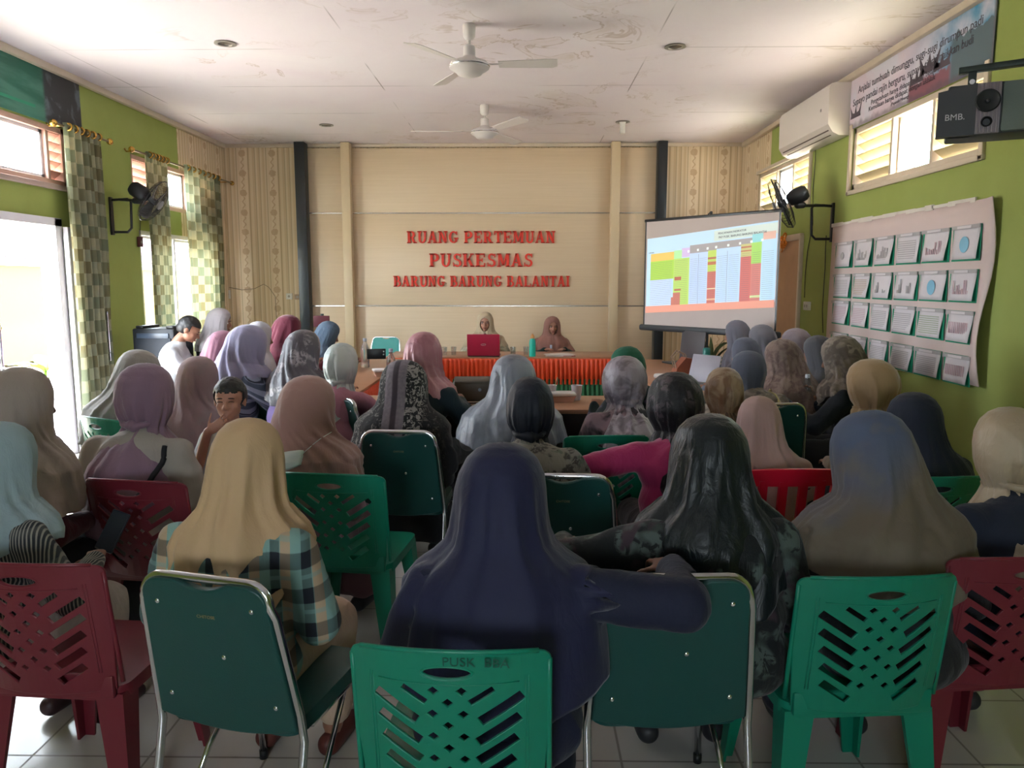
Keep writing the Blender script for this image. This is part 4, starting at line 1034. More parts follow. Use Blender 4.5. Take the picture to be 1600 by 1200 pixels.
# ---- round the tables, left side
person(535, 535, 4.95, 'person in a white knotted headscarf and pink blouse raising a bottle', satin('9fa9a8', 'b7bdba', sc=.5), K('a56f80'), low='77586a', yaw=-14, tilt=.10, turn=-.2, pose='raise', hij=dict(style=Tt, wid=1.02, back=.40, side=.22, amp=.014, gather=.014, flare=.9, knot=True))
person(478, 515, 5.3, 'person in a grey patterned headscarf and violet blouse', K('4f4a52', 'floral', '8f868c', sc=.8, rough=.5), K('6f5a90'), yaw=-35, tilt=.12, turn=-.2, pose='table', hij=dict(style=D, wid=1.10, back=.34, side=.26, amp=.014, sweep=1.5, flare=.85))
person(396, 508, 5.45, 'person in a big lavender veil and a blue striped blouse', K('8d88a4', sheen=.35), K('4a5468', 'bands', '8f94ac', '2c3040'), yaw=-40, tilt=.22, turn=-.2, pose='table', hij=dict(wrap=False, style=D, wid=1.28, back=.25, side=.19, amp=.018, sweep=1.6, flare=.85), bulk=1.12)
person(356, 517, 5.95, 'person in a rose pink veil behind the lavender veil', K('9a6a7c'), K('9a6a7c'), yaw=-60, tilt=.22, pose='table', hij=dict(style=D, wid=1.1, back=.4, side=.34, amp=.014, sweep=1))
person(408, 502, 6.6, 'person in a white veil just behind the lavender veil', K('a5a3ac'), K('9a98a4'), yaw=-62, tilt=.1, pose='table', hij=dict(style=D, wid=1.05, back=.4, side=.34))
person(455, 492, 7.2, 'person in a deep maroon veil on the far left of the tables', K('561028', sheen=.3), K('561028'), yaw=-60, tilt=.16, pose='table', hij=dict(style=D, wid=1.14, back=.42, side=.4, amp=.014, flare=1.1))
person(521, 503, 7.8, 'person in a slate blue headscarf looking down at the tables', K('47586a'), K('47586a'), yaw=-70, tilt=.35, pose='table', hij=dict(style=D, wid=1.08, back=.36, side=.3, amp=.014))
person(306, 493, 7.3, 'person with short black hair in a white shirt beside the loudspeaker', None, K('a9aaae'), low='22242c', yaw=-75, tilt=.45, turn=-.1, pose='table', face=dict(lips=True, closed=True), trousers=True, skin=SKIN)
person(346, 481, 8.1, 'person in a pale grey veil and black top sitting by the papered corner', K('9b9598'), BLACK, yaw=-80, tilt=.10, pose='lap', hij=dict(style=D, wid=1.05, back=.3, side=.25, amp=.012, flare=.8), face=True)
# ---- round the tables, right side
person(1165, 547, 5.05, 'person in a grey headscarf with a cream strap over a camouflage blouse', K('565a68'), K('6a6056', 'blotch', '877c70', '4a443e', sc=1.6), yaw=14, tilt=.25, turn=.2, pose='table', hij=dict(style='cap', wid=1.12, amp=.004), bulk=1.15, extra=strap('a89c6c', [(.14, .08, .93), (.12, -.09, .90), (.04, -.15, .76), (-.06, -.16, .62)], .010, 'shoulder_strap'))
person(1160, 527, 6.0, 'person in a smoky blue-grey veil between the teal bottle and brown crinkled veil', K('575a68'), K('575a68'), yaw=50, tilt=.14, pose='table', hij=dict(style=D, wid=1.02, back=.4, side=.34))
person(1215, 530, 5.45, 'person in a brown crinkled veil on the right of the tables', K('6a5650', 'blotch', '7d6a62', sc=3.0, wr=.7), K('4a3c38'), yaw=50, tilt=.18, pose='table', hij=dict(style=D, wid=1.2, back=.4, side=.34, amp=.016, freq=3, flare=1.05))
person(1148, 500, 7.3, 'person in a dark grey veil just under the projection screen, leftmost there', K('62606a'), K('50505a'), yaw=62, tilt=.1, pose='table', hij=dict(style=D, wid=1.0, back=.36, side=.3))
person(1186, 507, 6.75, 'person in a mid grey veil just under the projection screen, second from left', K('66646c'), K('50505a'), yaw=60, tilt=.12, pose='table', hij=dict(style=D, wid=1.05, back=.36, side=.3))
person(1238, 513, 6.25, 'person in a pinkish grey pleated veil below the tan door', K('7b7076', wr=.5), K('605860'), yaw=58, tilt=.16, pose='table', hij=dict(style=D, wid=1.12, back=.36, side=.3, freq=3))
person(1272, 524, 5.75, 'person in a charcoal veil between the pinkish grey veil and camouflage veil', K('4c4c52'), K('3a3a42'), yaw=58, tilt=.2, pose='table', hij=dict(style=D, wid=1.0, back=.36, side=.3))
# ---- the two speakers behind the head table, facing the room
def badge(body, fn):
    b = B(); b.box(Vector(fn(np.array([(.03, .235, .82)]))[0]), (.03, .006, .05), bev=.002); b.obj('name_badge', plain('c8d4e8', .3), body)
CREAMG = K('8f8468', 'blotch', 'a39a82', sc=2)
person(758, 487, 9.95, 'person in a cream veil talking behind the red laptop at the head table', K('a8967c'), K('9c937c', 'blotch', '8b8470', sc=2), yaw=178, tilt=.02, pose='table', hij=dict(style=D, wid=.98, back=.34, side=.30, front=.30, amp=.012, flare=.8), face=dict(glasses=True), skin=SKIN2, bulk=1.05)
person(863, 494, 9.95, 'person in a dusty pink veil and green top at the right of the head table', K('8c6156'), K('0f2a24'), yaw=186, tilt=.03, turn=.05, pose='table', hij=dict(style=D, wid=1.04, back=.34, side=.32, front=.38, amp=.012, flare=.86), face=True, skin=SKIN2, bulk=1.1, extra=badge)
# ---- the laughing boy, standing
def boy():
    px, py, dist = 358, 590, 3.75
    P = atY(px, py, dist); b = B(); hs = .93; hc = (0, 0, P.z-.125*hs); Hh = P.z; c = hc
    head_shapes(b, c, hs)
    b.cap((0, -.02, c[2]-.14), .036, (0, -.012, c[2]-.08), .036)
    zs = c[2]-.185
    b.ball((0, -.02, zs-.06), (.105, .07, .10)); b.ball((0, -.02, zs-.22), (.095, .068, .13)); b.ball((0, -.02, zs-.36), (.10, .072, .09)); b.cap((-.09, -.02, zs), .038, (.09, -.02, zs), .038)
    b.cap((-.12, -.02, zs-.01), .034, (-.165, .0, zs-.20), .028); b.cap((-.165, 0, zs-.2), .028, (-.17, .05, zs-.38), .021)
    hand(b, (-.17, .05, zs-.38), (0, .15, -1), (-1, 0, 0), -1, .74, .35)
    eb = Vector((.17, .06, zs-.19)); wr = Vector((.085, .105, c[2]-.135)); b.cap((.12, -.02, zs-.01), .034, eb, .028); b.cap(eb, .028, wr, .021)
    hand(b, wr, (-.84, .02, .54), (.05, 1, -.1), -1, .72, .25)
    for q in (-1, 1):
        b.cap((q*.055, -.02, zs-.40), .058, (q*.06, -.01, .30), .04); b.cap((q*.06, -.01, .30), .04, (q*.06, -.02, .06), .026); b.cap((q*.06, -.03, .03), .025, (q*.065, .08, .025), .020)
    v, f = blob(b, .0055, 4)
    body = link('person', np_mesh('person', v, f), plain('ab7a64', .55, name='skin_light', var=.06)); body.location = (P.x, P.y, 0); body.rotation_euler = (0, 0, math.radians(186))
    tag(body, 'laughing small boy with short black hair covering the mouth with a hand', 'person')
    face_parts(body, lambda A: A, hs, True, hc, lips=False)
    b = B(); b.ball((0, -.008, c[2]+.034), (.080, .093, .086), 22); b.ball((0, -.03, c[2]+.01), (.077, .070, .06), 20)
    hv, hf = blob(b, .007, 2); keep = []
    for i in range(len(hv)): hv[i] += (hv[i]-np.array(c))*.04*noise.noise(tuple(hv[i]*75))
    for q in hf:
        m = hv[list(q)].mean(0)-np.array(c); fr = .050+.010*noise.noise((m[0]*60, 0, 0))
        if m[1] > .028 and m[2] < fr: continue
        if m[2] < -.035 or (m[2] < -.0 and abs(m[0]) > .066 and m[1] > -.02): continue
        keep.append(q)
    h = link('hair', np_mesh('hair', hv, keep), HAIRM, body); md = h.modifiers.new('t', 'SOLIDIFY'); md.thickness = .004; md.offset = -1
    b = B()
    b.ball((0, -.02, zs-.07), (.12, .085, .11)); b.ball((0, -.02, zs-.24), (.115, .085, .14)); b.cap((-.09, -.02, zs-.005), .047, (.09, -.02, zs-.005), .047)
    b.cap((-.12, -.02, zs-.01), .046, (-.15, -.01, zs-.15), .046); b.cap((.12, -.02, zs-.01), .046, (.155, .03, zs-.14), .046)
    v, f = blob(b, .009, 4); link('shirt', np_mesh('shirt', wrinkle(v, 3, .004), f), K('b0b6bc'), body)
    b = B(); b.ball((0, -.02, zs-.38), (.115, .085, .09))
    for q in (-1, 1): b.cap((q*.058, -.02, zs-.42), .068, (q*.062, -.01, .30), .058)
    v, f = blob(b, .01, 4); link('shorts', np_mesh('shorts', v, f), K('2a3040'), body)
boy()
# ================================================================== SIGN LETTERS ON THE BACK WALL
def glyph(ch):
    """slab serif capital on a unit-height grid -> (list of convex polygons, width)"""
    P = []; sw, th, sl = .20, .11, .095
    def r(x0, z0, x1, z1): P.append([(x0, z0), (x1, z0), (x1, z1), (x0, z1)])
    def line(xa, za, xb, zb, w_): P.append([(xa-w_/2, za), (xa+w_/2, za), (xb+w_/2, zb), (xb-w_/2, zb)])
    def arc(cx, cz, rx, rz, a0, a1, w_, n=12, wz=None):
        wz = wz or w_*.62
        for k in range(n):
            a, c_ = math.radians(a0+(a1-a0)*k/n), math.radians(a0+(a1-a0)*(k+1)/n)
            o_ = lambda t: (cx+rx*math.cos(t), cz+rz*math.sin(t)); i_ = lambda t: (cx+(rx-w_)*math.cos(t), cz+(rz-wz)*math.sin(t))
            P.append([o_(a), o_(c_), i_(c_), i_(a)])
    def stem(x, top=True, bot=True, z0=0, z1=1, e=.07):
        r(x, z0, x+sw, z1)
        if top: r(x-e, z1-sl, x+sw+e, z1)
        if bot: r(x-e, z0, x+sw+e, z0+sl)
    if ch == 'I': stem(.08); return P, .36
    if ch == 'L': stem(.08); r(.2, 0, .70, th); r(.62, 0, .70, .30); return P, .74
    if ch == 'T': stem(.27, top=False); r(.02, .89, .72, 1); r(.02, .70, .10, 1); r(.64, .70, .72, 1); return P, .74
    if ch == 'E': stem(.08); r(.2, 0, .72, th); r(.64, 0, .72, .29); r(.2, .89, .70, 1); r(.62, .71, .70, 1); r(.2, .45, .52, .55); r(.47, .36, .54, .64); return P, .77
    if ch == 'P': stem(.08); r(.2, .89, .45, 1); r(.2, .40, .45, .51); arc(.42, .70, .30, .30, -90, 90, .19, wz=.11); return P, .77
    if ch == 'B': stem(.08); r(.2, .89, .45, 1); r(.2, .46, .46, .56); r(.2, 0, .45, .11); arc(.42, .755, .26, .245, -90, 90, .18, wz=.11); arc(.44, .275, .31, .275, -90, 90, .19, wz=.11); return P, .80
    if ch == 'R': stem(.08); r(.2, .89, .43, 1); r(.2, .43, .43, .53); arc(.41, .715, .28, .285, -90, 90, .19, wz=.11); line(.68, 0, .44, .47, .22); r(.58, 0, .86, sl); return P, .86
    if ch == 'U': r(.09, .33, .28, 1); r(.0, .905, .37, 1); r(.58, .33, .71, 1); r(.50, .905, .80, 1); arc(.40, .34, .31, .35, 180, 360, .17, wz=.12); return P, .82
    if ch == 'A': line(.10, 0, .38, 1, .12); line(.66, 0, .40, 1, .22); r(.22, .28, .56, .38); r(-.01, 0, .25, sl); r(.48, 0, .83, sl); return P, .84
    if ch == 'N': r(.10, 0, .22, 1); r(0, 0, .32, sl); r(0, .905, .26, 1); line(.66, 0, .20, 1, .20); r(.60, 0, .72, 1); r(.50, .905, .82, 1); return P, .84
    if ch == 'M': r(.09, 0, .20, 1); r(0, 0, .30, sl); r(0, .905, .22, 1); line(.48, .12, .20, 1, .19); line(.48, .12, .74, 1, .12); r(.70, 0, .90, 1); r(.62, 0, .98, sl); r(.78, .905, .98, 1); return P, 1.0
    if ch == 'K': stem(.08); line(.36, .42, .68, 1, .11); line(.72, 0, .42, .62, .21); r(.54, .905, .82, 1); r(.56, 0, .88, sl); return P, .88
    if ch == 'S': arc(.38, .735, .27, .265, 30, 270, .16, wz=.11); arc(.38, .28, .30, .28, -150, 90, .17, wz=.11); r(.58, .70, .65, .98); r(.06, .02, .13, .32); return P, .72
    if ch == 'G': arc(.44, .5, .40, .5, 45, 315, .19, 18, wz=.12); r(.56, .12, .74, .44); r(.46, .36, .84, .45); r(.68, .68, .75, .98); return P, .88
REDL = plain('d2301a', .5, name='red_letter_foam')
def sign_line(txt, pxa, pxb, pya, pyb, words_, line_name):
    a = atY(pxa, pyb, 10.93); b_ = atY(pxb, pya, 10.93); hh = b_.z-a.z
    gl = [glyph(c) if c != ' ' else ([], .34) for c in txt]; tot = sum(g[1] for g in gl)+.06*(len(txt)-1)
    kx = (b_.x-a.x)/tot; x = a.x; cnt = {}; wi = 0; li = 0
    ords = ['first', 'second', 'third', 'fourth', 'fifth', 'sixth', 'seventh', 'eighth', 'ninth']
    for c, (polys, wd) in zip(txt, gl):
        if c == ' ': wi += 1; li = 0
        else:
            b = B()
            for p in polys: b.prism([(q[0]*kx, q[1]*hh) for q in p], -.03, .0)
            o = b.obj('wall_letter', REDL, None, .5); o.location = (x, 10.939, a.z)
            tag(o, f'red capital {c}, {ords[li]} letter of {words_[wi]} on the panelled wall', 'letter', line_name); li += 1
        x += (wd+.06)*kx
sign_line('RUANG PERTEMUAN', 636, 868, 361, 380, ['the word RUANG', 'the word PERTEMUAN'], 'letters of the top line')
sign_line('PUSKESMAS', 671, 833, 396, 417, ['the word PUSKESMAS'], 'letters of the middle line')
sign_line('BARUNG BARUNG BALANTAI', 615, 890, 431, 448, ['the first word BARUNG', 'the second word BARUNG', 'the word BALANTAI'], 'letters of the bottom line')

# ================================================================== TABLES
WOOD = plain('9c6e52', .35, name='brown_table_top', var=.12); DWOOD = plain('3a201a', .45, name='dark_brown_board'); ORANGE = K('d8481a', rough=.5, wr=.2, name='orange_satin'); GSK = K('2f6b45', name='green_cloth')
def skirt(pts, z0, z1, mat, name, parent, pitch=.05, amp=.016):
    """pleated skirt along a floor polyline"""
    L = 0; V = []; P = [Vector((*p, 0)) for p in pts]; samples = []
    for a, c in zip(P[:-1], P[1:]):
        n = max(2, int((c-a).length/(pitch/6)))
        d = (c-a).normalized(); nn = Vector((d.y, -d.x, 0))
        for k in range(n): samples.append((a+(c-a)*k/n, nn))
    samples.append((P[-1], nn)); rows = [z1, z1-.025, z1-.05, (z0+z1)/2, z0]; Fc = []
    for i, (p, nn) in enumerate(samples):
        for j, z in enumerate(rows):
            am = amp*(0.15, .35, .8, 1, 1.25)[j]; w_ = math.sin(i*2*PI/6+.6*math.sin(i*.13))*am+.4*am*noise.noise((i*.3, j*.4, 0))
            V.append(tuple(p+nn*(w_+.012)+Vector((0, 0, z))))
    m = len(rows)
    for i in range(len(samples)-1):
        for j in range(m-1): Fc.append((i*m+j, (i+1)*m+j, (i+1)*m+j+1, i*m+j+1))
    o = link(name, np_mesh(name, V, Fc), mat, parent); md = o.modifiers.new('t', 'SOLIDIFY'); md.thickness = .002; return o
def table(name, x0, x1, y0, y1, label, panel=None, top=None):
    e = empty(name, ((x0+x1)/2, (y0+y1)/2, 0), 0, label, 'table', 'meeting tables in a ring'); w_, d_ = x1-x0, y1-y0
    b = B(); b.box((0, 0, .735), (w_, d_, .03), bev=.006); b.obj('table_top', top or WOOD, e)
    for sx in (-1, 1):
        for sy in (-1, 1): b = B(); b.box((sx*(w_/2-.05), sy*(d_/2-.05), .36), (.05, .05, .72), bev=.004); b.obj('leg', DWOOD, e)
    for (c, d) in panel or (): b = B(); b.box(c, d, bev=.003); b.obj('front_panel', DWOOD, e)
    return e
TY = atZ(780, 558, .75).y
tA = table('head_table', -1.58, 1.14, TY, TY+.72, 'long head table with orange pleated skirt in front of the panelled wall')
sk = [(-1.36, .36), (-1.36, -.36), (1.36, -.36), (1.36, .36)]
skirt(sk, .44, .735, ORANGE, 'orange_skirt', tA); skirt([(a*.995, c_*.985) for a, c_ in sk], .04, .50, GSK, 'green_skirt', tA, amp=.010)
tB = table('side_table', -1.86, -1.28, 5.85, 8.45, 'left side table with a hanging orange skirt end')
skirt([(.29, .9), (.29, 1.30), (-.29, 1.30)], .40, .735, ORANGE, 'orange_skirt', tB); skirt([(-.29, -1.3), (.29, -1.3), (.29, .9)], .40, .735, ORANGE, 'orange_skirt', tB)
tC = table('near_table', -1.28, 1.05, 5.08, 5.72, 'brown wooden cross table nearest the audience, seen between the grey and pink veils', [((0, .10, .42), (2.1, .02, .56))])
tD = table('side_table', 1.05, 1.52, 5.75, 8.45, 'right side table carrying the teal bottle and laptops')

# ================================================================== THINGS ON THE TABLES
def held(i, loc): o = PEOPLE[i]; return Matrix.Translation(o.location) @ o.rotation_euler.to_matrix().to_4x4() @ Matrix.Diagonal((*o.scale, 1)) @ Vector(loc)
def on(px, py, z=.752): return atZ(px, py, z)
def lathe_obj(name, prof, mat, loc, label, cat, group=None, seg=20, parts=()):
    b = B(); b.lathe(prof, seg=seg); o = b.obj(name, mat, None, .8); o.location = loc; tag(o, label, cat, group)
    for (nm, pr, mt) in parts: b = B(); b.lathe(pr, seg=seg); b.obj(nm, mt, o, .8)
    return o
ZT = .751
CPL = clear_plastic(); CG = glass('drinking_glass', (.93, .95, .96, 1), .15)
p = atY(757, 552, TY+.16)
e = empty('laptop', (p.x, TY+.13, ZT), R(178), 'red laptop open in front of the speaker in the cream veil', 'laptop')
RL = plain('9c1436', .35, name='red_laptop_lid')
b = B(); b.box((0, -.02, .009), (.36, .24, .018), bev=.004); b.obj('base', BLACKP, e)
b = B(); b.box((0, .118, .135), (.37, .010, .25), rot=Euler((R(-10), 0, 0)), bev=.003); lid = b.obj('lid', RL, e)
b = B(); b.box((.135, .139, .235), (.055, .002, .025), rot=Euler((R(-10), 0, 0))); b.obj('sticker', plain('d8c8cc', .6), lid)
b = B(); b.tube([(.02*math.cos(a)*1.4, .131, .14+.009*math.sin(a)) for a in [2*PI*k/14 for k in range(14)]], .0015, 5, closed=True); b.obj('emblem', CHROME, lid)
b = B(); b.box((0, .108, .135), (.34, .002, .22), rot=Euler((R(-10), 0, 0))); b.obj('screen', DKGREY, lid)
# microphone held up
p = atY(758, 527, 9.72); e = empty('microphone', (p.x, 9.70, p.z-.06), 0, 'dark red foam microphone just above the red laptop', 'microphone')
b = B(); b.ball((0, 0, .075), (.028, .028, .034)); b.obj('foam_head', plain('5a1420', .9), e); b = B(); b.cyl((0, 0, -.11), (0, 0, .05), .012, .017); b.obj('handle', BLACKP, e)
TEALB = plain('18b09a', .35, name='turquoise_plastic')
p = on(832, 558); bx = (p.x, TY+.06, ZT)
lathe_obj('water_bottle', [(.030, 0), (.036, .004), (.037, .02), (.037, .15), (.034, .185), (.022, .205), (.022, .212)], TEALB, bx, 'turquoise bottle with orange cap on the head table', 'bottle', parts=[('cap', [(.023, .207), (.023, .235), (.019, .242), (.012, .244), (.011, .256), (.008, .26)], plain('c98a4a', .5))])
for i, (px, lab) in enumerate(((697, 'drinking glass at the left end of the row by the red laptop'), (711, 'drinking glass next to the red laptop, on its left'), (802, 'drinking glass between the two speakers, left of the turquoise bottle'), (822, 'drinking glass touching the turquoise bottle on its left'))):
    q = on(px, 553); lathe_obj('drinking_glass', [(.025, 0), (.028, .002), (.034, .10), (.032, .10), (.026, .006)], CG, (q.x, TY+.17+.03*(i % 2), ZT), lab, 'glass', 'drinking glasses on the head table')
q = on(692, 553); e = empty('tissue_box', (q.x-.10, TY+.2, ZT), 0, 'white and red tissue packet at the left of the head table', 'tissue packet')
b = B(); b.box((0, 0, .022), (.17, .10, .044), bev=.008); b.obj('packet', plain('b0392c', .5), e); b = B(); b.box((0, 0, .055), (.16, .09, .02), bev=.008); b.obj('tissue', plain('d9d4d0', .8), e)
q = on(870, 553); e = empty('papers', (q.x+.02, TY+.14, ZT), R(8), 'loose papers in front of the speaker in the dusty pink veil', 'papers')
for k in range(4): b = B(); b.box((.02*(k % 2)-.01, .01*k, .004+.005*k), (.30, .20, .003), rot=Euler((0, 0, R(9*k-12)))); b.obj('sheet', plain('cfc6c2', .8), e)
q = on(889, 556); b = B(); b.cyl((-.07, 0, .006), (.07, .01, .006), .005, seg=8); o = b.obj('pen', plain('8a2c22', .4), None, True); o.location = (q.x, TY+.05, ZT); tag(o, 'red-brown pen on the head table by the papers', 'pen')
# near table: bag, cups, lunch boxes
OLV = plain('4c463c', .6, name='olive_fabric', bump=.3, bscale=90)
q = on(745, 628); e = empty('handbag', (q.x, 5.40, ZT), R(4), 'olive grey handbag lying on the near table beside the silvery veil', 'bag')
b = B(); b.box((0, 0, .085), (.34, .13, .15), rot=Euler((R(12), 0, 0)), bev=.035); b.box((0, -.01, .155), (.32, .12, .03), rot=Euler((R(12), 0, 0)), bev=.012); b.obj('bag_body', OLV, e)
b = B(); b.tube([(-.16, -.03, .10), (-.21, -.05, .14), (-.24, -.06, .09), (-.23, -.07, .03), (-.17, -.09, .012), (-.05, -.12, .010), (.10, -.11, .012), (.15, -.08, .05)], .007, 6); b.obj('strap', plain('57443c', .6), e)
b = B(); b.cyl((.02, -.085, .10), (.02, -.095, .10), .012); b.obj('clasp', CHROME, e)
CUP = plain('c4bcc0', .4, name='paper_cup'); LUN = plain('d2ccca', .5, name='foam_box'); LUNB = plain('b58a78', .5, name='tan_tray')
def cup(px, lab, y, straw=False):
    q = on(px, 620); x = (px-819)/1200*y
    o = lathe_obj('cup', [(.027, 0), (.030, .002), (.040, .105), (.042, .108), (.038, .106), (.028, .006)], CUP, (x, y, ZT), lab, 'cup', 'cups on the near table')
    if straw: b = B(); b.cyl((.0, 0, .02), (.045, 0, .165), .0035, seg=8); b.obj('straw', plain('8a9c70', .5), o)
cup(862, 'cup with a straw on the near table, left of the white lunch box', 5.5, True)
cup(902, 'cup on the near table, right of the white lunch box', 5.5)
cup(692, 'cup on the near table behind the dark green shirt', 5.6)
def lunch(loc, rz, lab):
    e = empty('lunch_box', loc, rz, lab, 'lunch box', 'lunch boxes on the tables')
    b = B(); b.prism([(-.075, 0), (.075, 0), (.095, .045), (-.095, .045)], -.06, .06); b.obj('tray', LUNB, e)
    b = B(); b.box((0, 0, .055), (.20, .14, .025), bev=.012); b.obj('lid', LUN, e)
lunch(((878-819)/1200*5.5, 5.44, ZT), R(3), 'white lunch box on the near table between two cups')
lunch(((598-819)/1200*6.9, 6.9, ZT), R(20), 'white lunch box on the left side table beside the pink blouse')
lunch(((1038-819)/1200*6.6, 6.5, ZT), R(-10), 'white lunch box on the right side table next to the brown bag')
q = atY(612, 640, 4.72)
# right side table
def sheetlaptop(loc, rz, lab, mat, wd=.33, ang=15, sticker=None, lh=.235):
    e = empty('laptop', loc, rz, lab, 'laptop'); b = B(); b.box((0, 0, .008), (wd, .22, .016), bev=.003); b.obj('base', DKGREY, e)
    b = B(); b.box((0, .125, lh/2+.008), (wd, .008, lh), rot=Euler((R(-ang), 0, 0)), bev=.003); l = b.obj('lid', mat, e)
    if sticker: b = B(); b.box((-.11, .125+.085*lh*.8-.004, lh-.03), (.05, .002, .04), rot=Euler((R(-ang), 0, 0))); b.obj('sticker', sticker, l)
SILV = plain('8d8890', .55, .2, name='silver_laptop')
q = on(1062, 566); sheetlaptop(((1066-819)/1200*7.95, 7.95, ZT), R(-66), 'dark laptop standing open with an orange sticker on its lid', plain('4a464a', .5), .40, 6, plain('d09a3c', .6), .33)
sheetlaptop(((1090-819)/1200*6.3, 6.35, ZT), R(-48), 'silver laptop leaning open beside the brown bag', SILV, .28, 18)
q = on(1078, 580)
e = empty('shoulder_bag', ((1072-819)/1200*6.95, 6.95, ZT), R(10), 'red-brown shoulder bag with handles on the right side table', 'bag')
BRB = plain('8a4a34', .6, name='rust_leather', bump=.25, bscale=70)
b = B(); b.prism([(-.12, 0), (.14, 0), (.12, .10), (.05, .16), (-.02, .17), (-.10, .08)], -.06, .06); b.obj('bag_body', BRB, e, .6)
for q_ in (-.03, .03): b = B(); b.tube([(-.10, q_, .07), (-.13, q_, .17), (-.08, q_, .23), (-.02, q_, .20), (.0, q_, .15)], .006, 6); b.obj('strap', plain('8c7868', .6), e)
TB2 = plain('1f7f70', .35, name='green_teal_plastic')
lathe_obj('sports_bottle', [(.034, 0), (.037, .004), (.037, .16), (.033, .18), (.033, .185)], TB2, ((1104-819)/1200*7.2, 7.2, ZT), 'dark teal bottle with screw lid on the right side table', 'bottle', parts=[('lid', [(.035, .182), (.035, .225), (.030, .23), (.028, .235)], plain('186a60', .4))])
def pet(loc, lab, sc_=1.0, cat='bottle'):
    o = lathe_obj('plastic_bottle', [(.028*sc_, 0), (.032*sc_, .006*sc_), (.030*sc_, .03*sc_), (.032*sc_, .05*sc_), (.030*sc_, .08*sc_), (.032*sc_, .12*sc_), (.028*sc_, .15*sc_), (.013*sc_, .185*sc_), (.013*sc_, .195*sc_)], CPL, loc, lab, cat, 'clear plastic bottles', parts=[('cap', [(.0145*sc_, .194*sc_), (.0145*sc_, .214*sc_), (.012*sc_, .216*sc_)], plain('b8bcc8', .4))])
    return o
pet(((1127-819)/1200*5.55, 5.6, ZT+.0), 'clear plastic bottle behind the bronze satin headscarf')
pet(((1080-819)/1200*8.2, 8.2, ZT), 'clear plastic bottle behind the dark laptop', 1.2)
pb = held(22, (.195, .42, .70)); pet((pb.x, pb.y, pb.z), 'clear plastic bottle held up beside the navy shoulder of the camouflage veil', 1.1)
pb = held(23, (.215, .44, .93)); pet((pb.x, pb.y, pb.z), 'clear plastic bottle raised in the hand of the white scarf', 1.0)
pet(((569-819)/1200*7.6, 7.6, ZT), 'dark-capped clear bottle on the left side table', 1.35)
# black phone held in landscape
p = atY(588, 553, 5.5)
e = empty('mobile_phone', p, R(10), 'black phone held sideways beside the white headscarf', 'phone')
b = B(); b.box((0, 0, 0), (.135, .009, .075), bev=.004); b.obj('case', BLACKP, e)
for (x, z) in ((.052, .018), (.052, -.004)): b = B(); b.cyl((x, -.004, z), (x, -.008, z), .006); b.obj('lens', CHROME, e)
# phone of the striped shirt
p = held(0, (.125, .475, .725))
e = empty('mobile_phone', (p.x, p.y, p.z), R(-14), 'dark phone in the hand of the striped shirt', 'phone'); e.rotation_euler = (R(-28), R(14), R(-14))
b = B(); b.box((0, 0, 0), (.075, .009, .15), bev=.004); b.obj('case', plain('1c2430', .3), e); b = B(); b.box((0, -.0055, 0), (.068, .001, .138)); b.obj('screen', emis('141a22', .05, 'dim_screen'), e)

# ================================================================== PROJECTION SCREEN
sa, sb = Vector((1.335, 8.62, 0)), Vector((2.40, 7.36, 0)); sd = (sb-sa); SW = sd.length; rz = math.atan2(sd.y, sd.x)
zt_, zb_ = atY(1008, 347, sa.y).z, atY(1003, 507, sa.y).z
scr = empty('projection_screen', ((sa.x+sb.x)/2, (sa.y+sb.y)/2, 0), rz, 'white projection screen on a stand showing a coloured table', 'projection screen')
b = B(); b.box((0, 0, (zt_+zb_)/2), (SW, .006, zt_-zb_)); b.obj('screen_cloth', plain('c0b2ac', .8, name='screen_cloth', var=.03), scr)
b = B(); b.box((0, .012, zt_+.012), (SW+.03, .035, .03), bev=.006); b.obj('top_bar', BLACKP, scr)
b = B(); b.box((0, .0, zb_-.03), (SW+.10, .055, .065), bev=.02); b.obj('bottom_case', DKGREY, scr)
for x in (-SW/2+.008, SW/2-.008): b = B(); b.box((x, -.0045, (zt_+zb_)/2), (.016, .002, zt_-zb_)); b.obj('black_border', BLACKP, scr)
b = B(); b.tube([(0, .05, 0.5), (0, .05, zt_+.06)], .014, 10); b.tube([(0, .05, zt_+.06), (0, .0, zt_+.03)], .006); b.obj('pole', DKGREY, scr)
for k in range(3): a = R(90+120*k+20); b = B(); b.tube([(0, .05, .55), (.45*math.cos(a), .05+.45*math.sin(a), .012)], .010, 8); b.obj('leg', DKGREY, scr)
corner = {(0, 0): (.02, .165), (1, 0): (.985, .07), (0, 1): (.02, .84), (1, 1): (.985, .75)}
def sp(u, v, off):
    a = [(1-u)*corner[(0, 0)][k]+u*corner[(1, 0)][k] for k in (0, 1)]; c = [(1-u)*corner[(0, 1)][k]+u*corner[(1, 1)][k] for k in (0, 1)]
    U, W_ = (1-v)*a[0]+v*c[0], (1-v)*a[1]+v*c[1]
    return (-SW/2+U*SW, -off, zt_-W_*(zt_-zb_))
SM = {}
def smat(c):
    if c not in SM: SM[c] = emis(c, .22, 'projected_'+c)
    return SM[c]
